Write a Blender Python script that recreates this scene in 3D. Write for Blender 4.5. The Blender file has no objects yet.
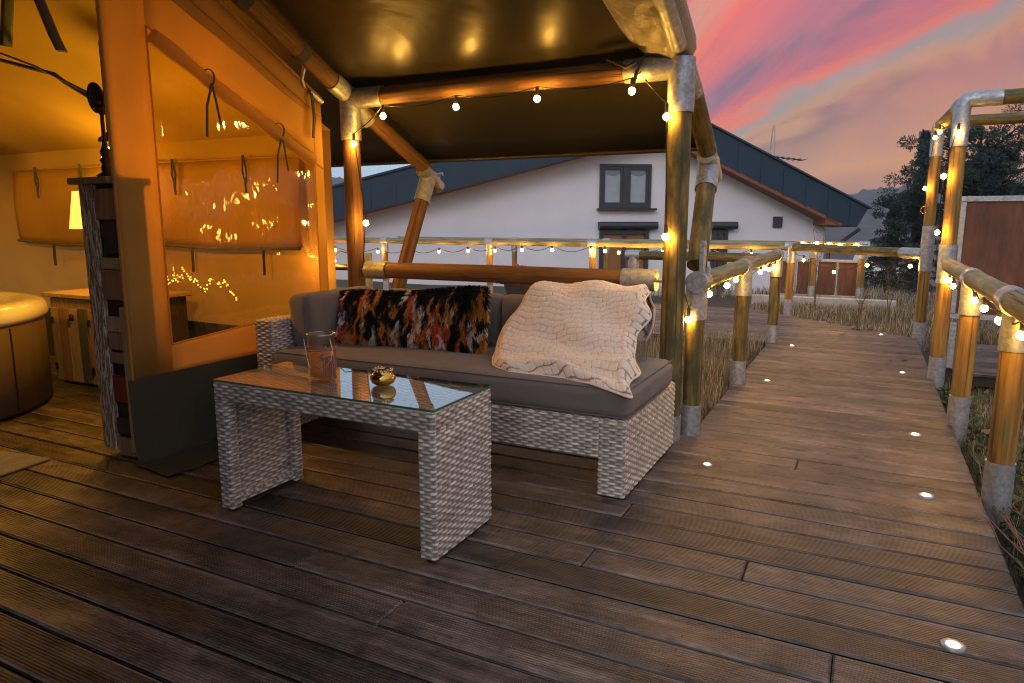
import bpy, math, random
import numpy as np
from mathutils import Vector, Matrix
PI = math.pi
random.seed(7); rng = np.random.default_rng(7)
scene = bpy.context.scene
COL = scene.collection

# ---------------------------------------------------------------- materials
def nmat(name):
    m = bpy.data.materials.new(name); m.use_nodes = True
    nt = m.node_tree; nt.nodes.clear()
    out = nt.nodes.new('ShaderNodeOutputMaterial')
    b = nt.nodes.new('ShaderNodeBsdfPrincipled')
    nt.links.new(b.outputs[0], out.inputs[0])
    return m, nt, b, out
def N(nt, t, **kw):
    n = nt.nodes.new('ShaderNode' + t)
    for k, v in kw.items():
        if k.startswith('i_'):
            key = k[2:]; key = int(key) if key.isdigit() else key.replace('_', ' ')
            n.inputs[key].default_value = v
        else: setattr(n, k, v)
    return n
def ramp(nt, src, stops, interp='LINEAR'):
    r = N(nt, 'ValToRGB'); cr = r.color_ramp; cr.interpolation = interp
    while len(cr.elements) < len(stops): cr.elements.new(0.5)
    for e, (p, c) in zip(cr.elements, stops):
        e.position = p; e.color = (c[0], c[1], c[2], 1) if hasattr(c, '__len__') else (c, c, c, 1)
    nt.links.new(src, r.inputs[0]); return r
def coords(nt, kind='Object', scale=(1, 1, 1)):
    tc = N(nt, 'TexCoord'); mp = N(nt, 'Mapping'); mp.inputs['Scale'].default_value = scale
    nt.links.new(tc.outputs[kind], mp.inputs['Vector']); return mp.outputs[0]
def mix(nt, f, a, b, mode='MIX'):
    m = N(nt, 'Mix', data_type='RGBA', blend_type=mode)
    for v, i in ((f, 0), (a, 6), (b, 7)):
        if hasattr(v, 'default_value') or isinstance(v, bpy.types.NodeSocket): nt.links.new(v, m.inputs[i])
        else: m.inputs[i].default_value = v if i == 0 else (*v, 1) if len(v) == 3 else v
    return m.outputs[2]
def math_n(nt, op, a, b=None, clamp=False):
    m = N(nt, 'Math', operation=op, use_clamp=clamp)
    for v, i in ((a, 0), (b, 1)):
        if v is None: continue
        if isinstance(v, bpy.types.NodeSocket): nt.links.new(v, m.inputs[i])
        else: m.inputs[i].default_value = v
    return m.outputs[0]
def bump(nt, b, h, strength=.3, dist=.01):
    n = N(nt, 'Bump'); n.inputs['Strength'].default_value = strength; n.inputs['Distance'].default_value = dist
    nt.links.new(h, n.inputs['Height']); nt.links.new(n.outputs[0], b.inputs['Normal'])
def simple(name, c1, c2=None, rough=.6, metal=0, scale=8, kind='Object', stretch=(1, 1, 1), bmp=.2, bdist=.004, detail=6, spec=None):
    m, nt, b, out = nmat(name)
    v = coords(nt, kind, stretch)
    n = N(nt, 'TexNoise', i_Scale=scale, i_Detail=detail, i_Roughness=.6); nt.links.new(v, n.inputs['Vector'])
    if c2 is None: c2 = tuple(x * .8 for x in c1)
    r = ramp(nt, n.outputs[0], [(.3, c2), (.7, c1)])
    nt.links.new(r.outputs[0], b.inputs['Base Color'])
    b.inputs['Roughness'].default_value = rough; b.inputs['Metallic'].default_value = metal
    if spec is not None: b.inputs['Specular IOR Level'].default_value = spec
    if bmp: bump(nt, b, n.outputs[0], bmp, bdist)
    return m

def wood_pole(name, c_lo, c_hi, c_stain, stain_pos=.62, rough=.74):
    m, nt, b, out = nmat(name)
    v = coords(nt, 'UV', (26, 1.6, 1))
    n = N(nt, 'TexNoise', i_Scale=1.0, i_Detail=8, i_Roughness=.62); nt.links.new(v, n.inputs['Vector'])
    r = ramp(nt, n.outputs[0], [(.38, tuple(x * .7 for x in c_lo)), (.60, c_hi)])
    v2 = coords(nt, 'UV', (8, 2.2, 1))
    n2 = N(nt, 'TexNoise', i_Scale=2.2, i_Detail=5, i_Roughness=.6); nt.links.new(v2, n2.inputs['Vector'])
    f = ramp(nt, n2.outputs[0], [(stain_pos - .14, 0.0), (stain_pos + .1, 1.0)])
    c = mix(nt, f.outputs[0], r.outputs[0], c_stain)
    # knots
    v3 = coords(nt, 'UV', (9, 2.4, 1)); vo = N(nt, 'TexVoronoi', i_Scale=1.0); nt.links.new(v3, vo.inputs['Vector'])
    k = ramp(nt, vo.outputs['Distance'], [(.05, 1.0), (.16, 0.0)])
    kk = math_n(nt, 'MULTIPLY', k.outputs[0], .65)
    c = mix(nt, kk, c, tuple(x * .3 for x in c_lo))
    # drying cracks along the grain
    v4 = coords(nt, 'UV', (60, .8, 1)); n4 = N(nt, 'TexNoise', i_Scale=1.0, i_Detail=2); nt.links.new(v4, n4.inputs['Vector'])
    ck = ramp(nt, n4.outputs[0], [(.33, 1.0), (.39, 0.0)])
    c = mix(nt, math_n(nt, 'MULTIPLY', ck.outputs[0], .7), c, tuple(x * .25 for x in c_lo))
    nt.links.new(c, b.inputs['Base Color'])
    b.inputs['Roughness'].default_value = rough
    bump(nt, b, math_n(nt, 'SUBTRACT', n.outputs[0], math_n(nt, 'MULTIPLY', ck.outputs[0], .8)), .7, .006)
    return m

M = {}
M['pole'] = wood_pole('golden_pole_wood', (.20, .095, .016), (.36, .20, .038), (.15, .14, .03))
M['pole_red'] = wood_pole('larch_pole_wood', (.12, .052, .013), (.25, .115, .028), (.14, .075, .018), .6)
M['pole_green'] = wood_pole('mossy_pole_wood', (.14, .095, .02), (.28, .19, .045), (.055, .055, .018), .50, .7)
M['pole_grey'] = wood_pole('weathered_rail_wood', (.17, .13, .065), (.34, .27, .14), (.17, .18, .09), .55, .75)
def galv():
    m, nt, b, out = nmat('galvanised_steel')
    v = coords(nt, 'Object', (1, 1, 1)); vo = N(nt, 'TexVoronoi', i_Scale=60); nt.links.new(v, vo.inputs['Vector'])
    n = N(nt, 'TexNoise', i_Scale=26, i_Detail=6); nt.links.new(v, n.inputs['Vector'])
    r = ramp(nt, vo.outputs['Color'], [(0, (.26, .28, .30)), (1, (.46, .49, .51))])
    f = ramp(nt, n.outputs[0], [(.42, 0.0), (.75, .45)])
    c = mix(nt, f.outputs[0], r.outputs[0], (.20, .20, .18))
    nt.links.new(c, b.inputs['Base Color'])
    b.inputs['Metallic'].default_value = .6
    rr = ramp(nt, n.outputs[0], [(.3, .38), (.7, .62)]); nt.links.new(rr.outputs[0], b.inputs['Roughness'])
    bump(nt, b, n.outputs[0], .15, .003)
    return m
M['galv'] = galv()
M['steel_dark'] = simple('dark_iron', (.03, .024, .018), rough=.5, metal=.6)

def deck_mat(name, hi, lo, wet=.45):
    m, nt, b, out = nmat(name)
    at = N(nt, 'Attribute', attribute_name='tone')
    v = coords(nt, 'UV', (1.5, 30, 1))
    n = N(nt, 'TexNoise', i_Scale=1, i_Detail=9, i_Roughness=.65); nt.links.new(v, n.inputs['Vector'])
    g = ramp(nt, n.outputs[0], [(.28, lo), (.72, hi)])
    # per-board tone
    t = ramp(nt, at.outputs['Fac'], [(0, .42), (1, 1.45)])
    c = mix(nt, 1.0, g.outputs[0], t.outputs[0], 'MULTIPLY')
    # warm / cool drift
    v2 = coords(nt, 'UV', (.9, 4, 1)); n2 = N(nt, 'TexNoise', i_Scale=1.3, i_Detail=5, i_Roughness=.6); nt.links.new(v2, n2.inputs['Vector'])
    f2 = ramp(nt, n2.outputs[0], [(.5, 0.0), (.68, .75)])
    c = mix(nt, f2.outputs[0], c, (.055, .046, .036))
    f3 = ramp(nt, n2.outputs[0], [(.28, .8), (.42, 0.0)])
    c = mix(nt, f3.outputs[0], c, (.14, .065, .035))
    # dark knots and stains
    v3 = coords(nt, 'UV', (2.2, 6.5, 1)); vo = N(nt, 'TexVoronoi', i_Scale=1.0, i_Randomness=1.0); nt.links.new(v3, vo.inputs['Vector'])
    k = ramp(nt, vo.outputs['Distance'], [(.03, 1.0), (.12, 0.0)])
    nk = N(nt, 'TexNoise', i_Scale=2.5); nt.links.new(v3, nk.inputs['Vector'])
    kk = math_n(nt, 'MULTIPLY', k.outputs[0], ramp(nt, nk.outputs[0], [(.42, 0.0), (.55, .85)]).outputs[0])
    c = mix(nt, kk, c, (.012, .012, .016))
    # worn pale edges of the ribs
    w = N(nt, 'TexWave', wave_type='BANDS', bands_direction='Y', i_Scale=1.0, i_Distortion=0.35, i_Detail=2)
    vw = coords(nt, 'UV', (1, 31, 1)); nt.links.new(vw, w.inputs['Vector'])
    wr = ramp(nt, w.outputs['Fac'], [(.15, .50), (.75, 1.18)])
    wear = N(nt, 'TexNoise', i_Scale=2.2, i_Detail=3); nt.links.new(coords(nt, 'UV', (1, 2, 1)), wear.inputs['Vector'])
    wm = ramp(nt, wear.outputs[0], [(.35, .15), (.6, 1.0)])
    c = mix(nt, wm.outputs[0], c, mix(nt, 1.0, c, wr.outputs[0], 'MULTIPLY'))
    tu = N(nt, 'TexCoord'); su = N(nt, 'SeparateXYZ'); nt.links.new(tu.outputs['UV'], su.inputs[0])
    ly = math_n(nt, 'ABSOLUTE', math_n(nt, 'SUBTRACT', math_n(nt, 'FRACT', math_n(nt, 'ADD', su.outputs[1], .5)), .5))
    ew = math_n(nt, 'MULTIPLY', ramp(nt, ly, [(.058, 0.0), (.066, 1.0)]).outputs[0], ramp(nt, n2.outputs[0], [(.35, .9), (.62, .25)]).outputs[0])
    c = mix(nt, math_n(nt, 'MULTIPLY', ew, .45), c, (.30, .26, .22))
    n5 = N(nt, 'TexNoise', i_Scale=1.0, i_Detail=7, i_Roughness=.75); nt.links.new(coords(nt, 'UV', (6, 9, 1)), n5.inputs['Vector'])
    c = mix(nt, 1.0, c, ramp(nt, n5.outputs[0], [(.34, .35), (.5, 1.0), (.66, 1.7)]).outputs[0], 'MULTIPLY')
    nt.links.new(c, b.inputs['Base Color'])
    rr = ramp(nt, n.outputs[0], [(.3, wet), (.75, wet + .3)]); nt.links.new(rr.outputs[0], b.inputs['Roughness'])
    h = math_n(nt, 'ADD', math_n(nt, 'MULTIPLY', w.outputs['Fac'], wm.outputs[0]), math_n(nt, 'MULTIPLY', n.outputs[0], .8))
    bump(nt, b, h, .9, .006)
    return m
M['deck'] = deck_mat('ribbed_deck_boards', (.165, .122, .10), (.016, .010, .008), .36)
M['deck_red'] = M['deck']
M['deck_under'] = simple('dark_deck_joists', (.03, .022, .016), rough=.9)

def wicker_mat(name, c_lo, c_hi):
    m, nt, b, out = nmat(name)
    at = N(nt, 'Attribute', attribute_name='tone')
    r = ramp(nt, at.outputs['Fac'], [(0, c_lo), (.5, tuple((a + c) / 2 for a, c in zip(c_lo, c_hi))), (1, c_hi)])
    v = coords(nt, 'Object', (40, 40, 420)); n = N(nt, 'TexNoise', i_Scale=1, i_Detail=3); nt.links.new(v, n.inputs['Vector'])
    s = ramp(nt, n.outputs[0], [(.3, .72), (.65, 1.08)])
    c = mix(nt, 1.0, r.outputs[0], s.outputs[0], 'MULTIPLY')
    nt.links.new(c, b.inputs['Base Color']); b.inputs['Roughness'].default_value = .5
    bump(nt, b, n.outputs[0], .3, .001)
    return m
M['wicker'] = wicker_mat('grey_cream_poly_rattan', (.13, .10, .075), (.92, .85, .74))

def fabric(name, c, rough=.9, weave=900, sheen=.2, var=.85):
    m, nt, b, out = nmat(name)
    v = coords(nt, 'Object'); n = N(nt, 'TexNoise', i_Scale=weave, i_Detail=2); nt.links.new(v, n.inputs['Vector'])
    n2 = N(nt, 'TexNoise', i_Scale=3.5, i_Detail=5, i_Distortion=1.2); nt.links.new(v, n2.inputs['Vector'])
    r = ramp(nt, n.outputs[0], [(.3, tuple(x * .7 for x in c)), (.7, c)])
    r2 = ramp(nt, n2.outputs[0], [(.3, var), (.7, 1.08)])
    nt.links.new(mix(nt, 1.0, r.outputs[0], r2.outputs[0], 'MULTIPLY'), b.inputs['Base Color'])
    b.inputs['Roughness'].default_value = rough; b.inputs['Sheen Weight'].default_value = sheen
    h = math_n(nt, 'ADD', math_n(nt, 'MULTIPLY', n.outputs[0], .3), math_n(nt, 'MULTIPLY', n2.outputs[0], 1.5))
    bump(nt, b, h, .8, .022)
    return m
M['cushion'] = fabric('taupe_cushion_fabric', (.235, .205, .18))
M['strap'] = fabric('dark_green_strap', (.055, .06, .025))
M['mat'] = fabric('woven_mat', (.20, .16, .06), weave=120)

def canvas(name, c, trans, rough=.85, creases=.4):
    m, nt, b, out = nmat(name)
    v = coords(nt, 'Object'); n = N(nt, 'TexNoise', i_Scale=2.2, i_Detail=5, i_Distortion=.4); nt.links.new(v, n.inputs['Vector'])
    n3 = N(nt, 'TexNoise', i_Scale=900); nt.links.new(v, n3.inputs['Vector'])
    r = ramp(nt, n.outputs[0], [(.3, tuple(x * .85 for x in c)), (.7, c)])
    nt.links.new(r.outputs[0], b.inputs['Base Color']); b.inputs['Roughness'].default_value = rough
    h = math_n(nt, 'ADD', n.outputs[0], math_n(nt, 'MULTIPLY', n3.outputs[0], .05))
    bump(nt, b, h, creases, .03)
    if trans > 0:
        tr = N(nt, 'BsdfTranslucent'); nt.links.new(r.outputs[0], tr.inputs[0])
        mx = N(nt, 'MixShader'); mx.inputs[0].default_value = trans
        nt.links.new(b.outputs[0], mx.inputs[1]); nt.links.new(tr.outputs[0], mx.inputs[2]); nt.links.new(mx.outputs[0], out.inputs[0])
    return m
M['tent_canvas'] = canvas('sand_tent_canvas', (.68, .44, .11), .62)
M['skirt'] = canvas('dark_green_skirt_canvas', (.030, .032, .018), 0, .7, 1.4)
M['roll'] = canvas('rolled_canvas', (.64, .42, .12), .65)
def fly_mat():
    m, nt, b, out = nmat('coated_fly_canvas')
    v = coords(nt, 'Object')
    n = N(nt, 'TexNoise', i_Scale=1.6, i_Detail=4, i_Distortion=.6); nt.links.new(v, n.inputs['Vector'])
    n2 = N(nt, 'TexNoise', i_Scale=9, i_Detail=3); nt.links.new(v, n2.inputs['Vector'])
    r = ramp(nt, n.outputs[0], [(.3, (.028, .024, .013)), (.7, (.05, .042, .022))])
    nt.links.new(r.outputs[0], b.inputs['Base Color']); b.inputs['Roughness'].default_value = .33
    h = math_n(nt, 'ADD', n.outputs[0], math_n(nt, 'MULTIPLY', n2.outputs[0], .12)); bump(nt, b, h, .35, .05)
    return m
M['fly'] = fly_mat()
M['fly_hem'] = simple('silver_grey_canvas_hem', (.30, .27, .22), (.2, .18, .14), rough=.42, scale=7, bmp=.8, bdist=.03)

def emis(name, c, s):
    m, nt, b, out = nmat(name)
    b.inputs['Base Color'].default_value = (*c, 1); b.inputs['Emission Color'].default_value = (*c, 1); b.inputs['Emission Strength'].default_value = s
    return m
M['bulb'] = emis('warm_bulb_glass', (1, .48, .07), 310)
M['bulb_small'] = emis('far_bulb_glass', (1, .48, .07), 230)
M['fairy'] = emis('fairy_led', (1, .52, .06), 9)
M['spot'] = emis('deck_spot_lens', (1, .62, .24), 16)
M['shade'] = emis('glowing_lamp_shade', (1, .50, .10), 1.3)
M['cable'] = simple('black_cable', (.018, .018, .018), rough=.6, bmp=0)

def glass_thin(name, tint, rough, bmps=0, ior=1.5, scale=5):
    m, nt, b, out = nmat(name)
    t = N(nt, 'BsdfTransparent'); t.inputs[0].default_value = (*tint, 1)
    g = N(nt, 'BsdfGlossy'); g.inputs['Roughness'].default_value = rough; g.inputs[0].default_value = (1, 1, 1, 1)
    fr = N(nt, 'LayerWeight'); fr.inputs[0].default_value = .5
    fac = math_n(nt, 'ADD', math_n(nt, 'MULTIPLY', math_n(nt, 'POWER', fr.outputs['Facing'], ior), .95), .045, True)
    mx = N(nt, 'MixShader'); nt.links.new(fac, mx.inputs[0]); nt.links.new(t.outputs[0], mx.inputs[1]); nt.links.new(g.outputs[0], mx.inputs[2])
    nt.links.new(mx.outputs[0], out.inputs[0])
    if bmps:
        v = coords(nt, 'Object', (1, 1, .35)); n = N(nt, 'TexNoise', i_Scale=scale, i_Detail=3, i_Distortion=.8); nt.links.new(v, n.inputs['Vector'])
        bn = N(nt, 'Bump'); bn.inputs['Strength'].default_value = bmps; bn.inputs['Distance'].default_value = .02
        nt.links.new(n.outputs[0], bn.inputs['Height']); nt.links.new(bn.outputs[0], g.inputs['Normal']); nt.links.new(bn.outputs[0], fr.inputs['Normal'])
    return m
M['pvc'] = glass_thin('clear_pvc_film', (.80, .64, .38), .05, .45, 2.6, 4)
M['table_glass'] = glass_thin('table_glass', (.80, .86, .82), .012, 0, 2.6)
M['glass_edge'] = simple('green_glass_edge', (.04, .16, .12), rough=.15, bmp=0)
M['jar'] = glass_thin('jar_glass', (.95, .92, .86), .03, .1, 4.5, 30)
M['win_glass'] = simple('house_window_glass', (.22, .26, .27), (.12, .15, .16), rough=.12, scale=.8, bmp=0)
M['brass'] = simple('polished_brass', (.80, .48, .10), (.6, .34, .06), rough=.16, metal=1, scale=30, bmp=.35, bdist=.002)
M['amber'] = simple('amber_wax', (.95, .55, .20), (.85, .45, .14), rough=.4, bmp=0)
def _trans(m, f, c):
    nt = m.node_tree; o = [n for n in nt.nodes if n.type == 'OUTPUT_MATERIAL'][0]; b = [n for n in nt.nodes if n.type == 'BSDF_PRINCIPLED'][0]
    tr = N(nt, 'BsdfTranslucent'); tr.inputs[0].default_value = (*c, 1); mx = N(nt, 'MixShader'); mx.inputs[0].default_value = f
    nt.links.new(b.outputs[0], mx.inputs[1]); nt.links.new(tr.outputs[0], mx.inputs[2]); nt.links.new(mx.outputs[0], o.inputs[0])
_trans(M['amber'], .55, (1, .62, .22))
M['twine'] = fabric('pink_twine', (.42, .17, .12), weave=400)
M['wire'] = simple('thin_silver_wire', (.6, .58, .54), rough=.25, metal=.9, bmp=0)

def house_wall():
    m, nt, b, out = nmat('white_render_wall')
    v = coords(nt, 'Object'); n = N(nt, 'TexNoise', i_Scale=22, i_Detail=8, i_Roughness=.7); nt.links.new(v, n.inputs['Vector'])
    n2 = N(nt, 'TexNoise', i_Scale=.7, i_Detail=4); nt.links.new(v, n2.inputs['Vector'])
    r = ramp(nt, n2.outputs[0], [(.3, (.66, .665, .69)), (.7, (.75, .755, .785))])
    nt.links.new(r.outputs[0], b.inputs['Base Color']); b.inputs['Roughness'].default_value = .9
    bump(nt, b, n.outputs[0], .5, .02); return m
M['house_wall'] = house_wall()
M['fascia'] = simple('slate_blue_sheet_metal', (.007, .036, .062), (.005, .026, .045), rough=.42, metal=.1, scale=1.5, bmp=.1, bdist=.01)
M['soffit'] = simple('brown_soffit_wood', (.23, .085, .04), rough=.7, scale=3)
M['anthracite'] = simple('anthracite_frame', (.035, .042, .05), rough=.4, bmp=0)
M['door_wood'] = simple('warm_door_wood', (.28, .12, .035), rough=.5, stretch=(8, 8, 1), scale=2)
def corten():
    m, nt, b, out = nmat('rusty_brown_panel')
    v = coords(nt, 'Object', (3, 3, .7)); n = N(nt, 'TexNoise', i_Scale=3, i_Detail=9, i_Roughness=.7); nt.links.new(v, n.inputs['Vector'])
    r = ramp(nt, n.outputs[0], [(.3, (.045, .017, .010)), (.55, (.11, .038, .018)), (.75, (.20, .075, .03))])
    nt.links.new(r.outputs[0], b.inputs['Base Color']); b.inputs['Roughness'].default_value = .6
    bump(nt, b, n.outputs[0], .3, .005); return m
M['corten'] = corten()
def vcol(name, rough=.85, trans=0):
    m, nt, b, out = nmat(name)
    a = N(nt, 'Attribute', attribute_name='col'); nt.links.new(a.outputs['Color'], b.inputs['Base Color']); b.inputs['Roughness'].default_value = rough
    if trans:
        tr = N(nt, 'BsdfTranslucent'); nt.links.new(a.outputs['Color'], tr.inputs[0]); mx = N(nt, 'MixShader'); mx.inputs[0].default_value = trans
        nt.links.new(b.outputs[0], mx.inputs[1]); nt.links.new(tr.outputs[0], mx.inputs[2]); nt.links.new(mx.outputs[0], out.inputs[0])
    return m
M['grass'] = vcol('grass_blades', .8, .3)
M['needles'] = vcol('tree_needles', .7, .15)
M['fur'] = vcol('faux_fur', .55)
M['bark'] = simple('pine_bark', (.09, .055, .035), rough=.9, scale=12, bmp=.8, bdist=.03)
def ground_mat():
    m, nt, b, out = nmat('dry_grass_ground')
    v = coords(nt, 'Object'); n = N(nt, 'TexNoise', i_Scale=1.4, i_Detail=10, i_Roughness=.7); nt.links.new(v, n.inputs['Vector'])
    n2 = N(nt, 'TexNoise', i_Scale=.03, i_Detail=6, i_Roughness=.6); nt.links.new(v, n2.inputs['Vector'])
    r = ramp(nt, n.outputs[0], [(.3, (.045, .035, .02)), (.5, (.10, .085, .045)), (.7, (.06, .07, .025))])
    r2 = ramp(nt, n2.outputs[0], [(.4, .55), (.6, 1.1)])
    nt.links.new(mix(nt, 1.0, r.outputs[0], r2.outputs[0], 'MULTIPLY'), b.inputs['Base Color']); b.inputs['Roughness'].default_value = .95
    bump(nt, b, n.outputs[0], .8, .1); return m
M['ground'] = ground_mat()
def hill_mat():
    m, nt, b, out = nmat('wooded_hillside')
    v = coords(nt, 'Object'); n = N(nt, 'TexNoise', i_Scale=.018, i_Detail=9, i_Roughness=.68); nt.links.new(v, n.inputs['Vector'])
    n2 = N(nt, 'TexNoise', i_Scale=.12, i_Detail=6, i_Roughness=.75); nt.links.new(v, n2.inputs['Vector'])
    r = ramp(nt, n.outputs[0], [(.38, (.03, .035, .03)), (.5, (.075, .055, .045)), (.62, (.05, .06, .035))])
    r2 = ramp(nt, n2.outputs[0], [(.35, .45), (.65, 1.3)])
    nt.links.new(mix(nt, 1.0, r.outputs[0], r2.outputs[0], 'MULTIPLY'), b.inputs['Base Color']); b.inputs['Roughness'].default_value = 1
    return m
M['hill'] = hill_mat()
M['road'] = simple('grey_asphalt', (.075, .08, .09), rough=.75, scale=3)
M['concrete'] = simple('pale_concrete', (.42, .41, .38), rough=.85, scale=6)
M['white_paint'] = simple('white_car_paint', (.75, .76, .78), rough=.25, bmp=0)
M['black_glass'] = simple('dark_car_glass', (.01, .012, .015), rough=.1, bmp=0)
M['rubber'] = simple('black_rubber', (.015, .015, .015), rough=.8, bmp=0)
M['tub_shell'] = simple('glossy_cream_shell', (.72, .66, .55), rough=.12, bmp=0)
M['tub_panel'] = simple('brown_tub_panel', (.13, .085, .045), (.09, .055, .03), rough=.55, kind='UV', stretch=(60, 2, 1), scale=1)
M['basket'] = simple('terracotta_pot', (.10, .06, .04), rough=.8)
M['leaf_dark'] = simple('dry_brown_leaf', (.12, .035, .015), rough=.8, bmp=0)
def reclaimed(name, c, peel):
    m, nt, b, out = nmat(name)
    v = coords(nt, 'Object', (50, 50, 3)); n = N(nt, 'TexNoise', i_Scale=1, i_Detail=8, i_Roughness=.7); nt.links.new(v, n.inputs['Vector'])
    r = ramp(nt, n.outputs[0], [(.3, tuple(x * .45 for x in c)), (.7, c)])
    v2 = coords(nt, 'Object', (70, 70, 7)); n2 = N(nt, 'TexNoise', i_Scale=2, i_Detail=7, i_Roughness=.7); nt.links.new(v2, n2.inputs['Vector'])
    f = ramp(nt, n2.outputs[0], [(.5, 0.0), (.54, 1.0)])
    cc = mix(nt, f.outputs[0], r.outputs[0], peel) if peel else r.outputs[0]
    nt.links.new(cc, b.inputs['Base Color']); b.inputs['Roughness'].default_value = .75
    bump(nt, b, n2.outputs[0], .6, .004); return m
M['rec_peel'] = reclaimed('peeling_painted_board', (.24, .16, .09), (.60, .54, .38))
M['rec_brown'] = reclaimed('reclaimed_brown_board', (.38, .20, .09), None)
M['rec_pale'] = reclaimed('reclaimed_pale_board', (.50, .35, .18), None)
M['rec_dark'] = reclaimed('reclaimed_dark_board', (.06, .04, .028), None)
M['rec_green'] = reclaimed('reclaimed_green_board', (.05, .09, .05), (.12, .07, .04))
M['rec_red'] = reclaimed('reclaimed_red_board', (.25, .03, .015), None)
M['flower'] = simple('red_flower', (.5, .01, .03), rough=.6, bmp=0)

# ---------------------------------------------------------------- mesh builder
class MB:
    def __init__(s): s.v = []; s.f = []; s.uv = []; s.tone = []; s.smooth = []; s.mi = []
    def add(s, vs, fs, uvs=None, tone=.5, smooth=False, mi=0):
        o = len(s.v); s.v.extend([tuple(v) for v in vs])
        for k, f in enumerate(fs):
            s.f.append(tuple(i + o for i in f)); s.uv.append(uvs[k] if uvs else None); s.tone.append(tone); s.smooth.append(smooth); s.mi.append(mi)
        return s
    def box(s, c, size, rot=None, bev=.0, tone=.5, mi=0, uvo=(0, 0), taper=None):
        hx, hy, hz = (a / 2 for a in size); R = rot if rot is not None else Matrix.Identity(3); c = Vector(c)
        if bev <= 0:
            P = [(x, y, z) for x in (-hx, hx) for y in (-hy, hy) for z in (-hz, hz)]
            F = [(0, 1, 3, 2), (4, 6, 7, 5), (0, 4, 5, 1), (2, 3, 7, 6), (0, 2, 6, 4), (1, 5, 7, 3)]
        else:
            b = min(bev, hx * .9, hy * .9, hz * .9); P = []; idx = {}
            for sx in (-1, 1):
                for sy in (-1, 1):
                    for sz in (-1, 1):
                        for ax in range(3):
                            h = [hx, hy, hz]; q = [sx * (hx - b), sy * (hy - b), sz * (hz - b)]
                            q[ax] = (sx, sy, sz)[ax] * h[ax]; idx[(sx, sy, sz, ax)] = len(P); P.append(tuple(q))
            F = []
            for ax in range(3):
                o = [a for a in range(3) if a != ax]
                for sg in (-1, 1):
                    q = []
                    for (a, b2) in ((-1, -1), (1, -1), (1, 1), (-1, 1)):
                        k = [0, 0, 0]; k[ax] = sg; k[o[0]] = a; k[o[1]] = b2; q.append(idx[(*k, ax)])
                    if (sg < 0) != (ax == 1): q.reverse()
                    F.append(tuple(q))
            for ax in range(3):
                o = [a for a in range(3) if a != ax]
                for a in (-1, 1):
                    for b2 in (-1, 1):
                        k1 = [0, 0, 0]; k1[o[0]] = a; k1[o[1]] = b2; k2 = list(k1); k1[ax] = -1; k2[ax] = 1
                        F.append((idx[(*k1, o[0])], idx[(*k2, o[0])], idx[(*k2, o[1])], idx[(*k1, o[1])]))
            for sx in (-1, 1):
                for sy in (-1, 1):
                    for sz in (-1, 1): F.append(tuple(idx[(sx, sy, sz, a)] for a in range(3)))
            # fix winding outward
            FF = []
            for f in F:
                a, b3, c3 = (Vector(P[i]) for i in f[:3]); n = (b3 - a).cross(c3 - a); m_ = sum((Vector(P[i]) for i in f), Vector()) / len(f)
                FF.append(f if n.dot(m_) >= 0 else tuple(reversed(f)))
            F = FF
        L = max(range(3), key=lambda a: size[a]); U = []
        for f in F:
            pts = [P[i] for i in f]; o = [a for a in range(3) if a != L]
            ext = [max(p[a] for p in pts) - min(p[a] for p in pts) for a in o]; w = o[0] if ext[0] >= ext[1] else o[1]
            U.append([(p[L] + uvo[0], p[w] + uvo[1]) for p in pts])
        if taper: P = [(x * (taper if z > 0 else 1), y * (taper if z > 0 else 1), z) for x, y, z in P]
        s.add([c + R @ Vector(p) for p in P], F, U, tone, False, mi); return s
    def tube(s, pts, r, n=16, cap=True, tone=.5, closed=False, mi=0, flat=None):
        pts = [Vector(p) for p in pts]; k = len(pts); rr = r if hasattr(r, '__len__') else [r] * k
        vs = []; prev = None; acc = 0; lens = []
        for i, p in enumerate(pts):
            t = (pts[min(i + 1, k - 1)] - pts[max(i - 1, 0)]).normalized()
            if prev is None:
                a = Vector((0, 0, 1)) if abs(t.z) < .9 else Vector((1, 0, 0)); u = t.cross(a).normalized()
            else: u = (prev - t * prev.dot(t)).normalized()
            prev = u; w = t.cross(u)
            if i: acc += (p - pts[i - 1]).length
            lens.append(acc)
            for j in range(n):
                a = 2 * PI * j / n; fl = flat or 1
                vs.append(p + (u * math.cos(a) + w * math.sin(a) * fl) * rr[i])
        fs = []; uv = []; uo = random.random() * 7
        for i in range(k - 1):
            for j in range(n):
                j2 = (j + 1) % n; fs.append((i * n + j, i * n + j2, (i + 1) * n + j2, (i + 1) * n + j))
                c = .3; uv.append([(uo + j / n * c, lens[i]), (uo + (j + 1) / n * c, lens[i]), (uo + (j + 1) / n * c, lens[i + 1]), (uo + j / n * c, lens[i + 1])])
        s.add(vs, fs, uv, tone, True, mi)
        if cap:
            for base, rev in ((0, True), ((k - 1) * n, False)):
                o = len(s.v); s.v.extend([tuple(v) for v in vs[base:base + n]]); f = [o + j for j in range(n)]
                if rev: f.reverse()
                s.f.append(tuple(f)); s.uv.append([(uo + math.cos(2 * PI * j / n) * .03, math.sin(2 * PI * j / n) * .01) for j in range(n)]); s.tone.append(tone); s.smooth.append(False); s.mi.append(mi)
        return s
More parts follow.
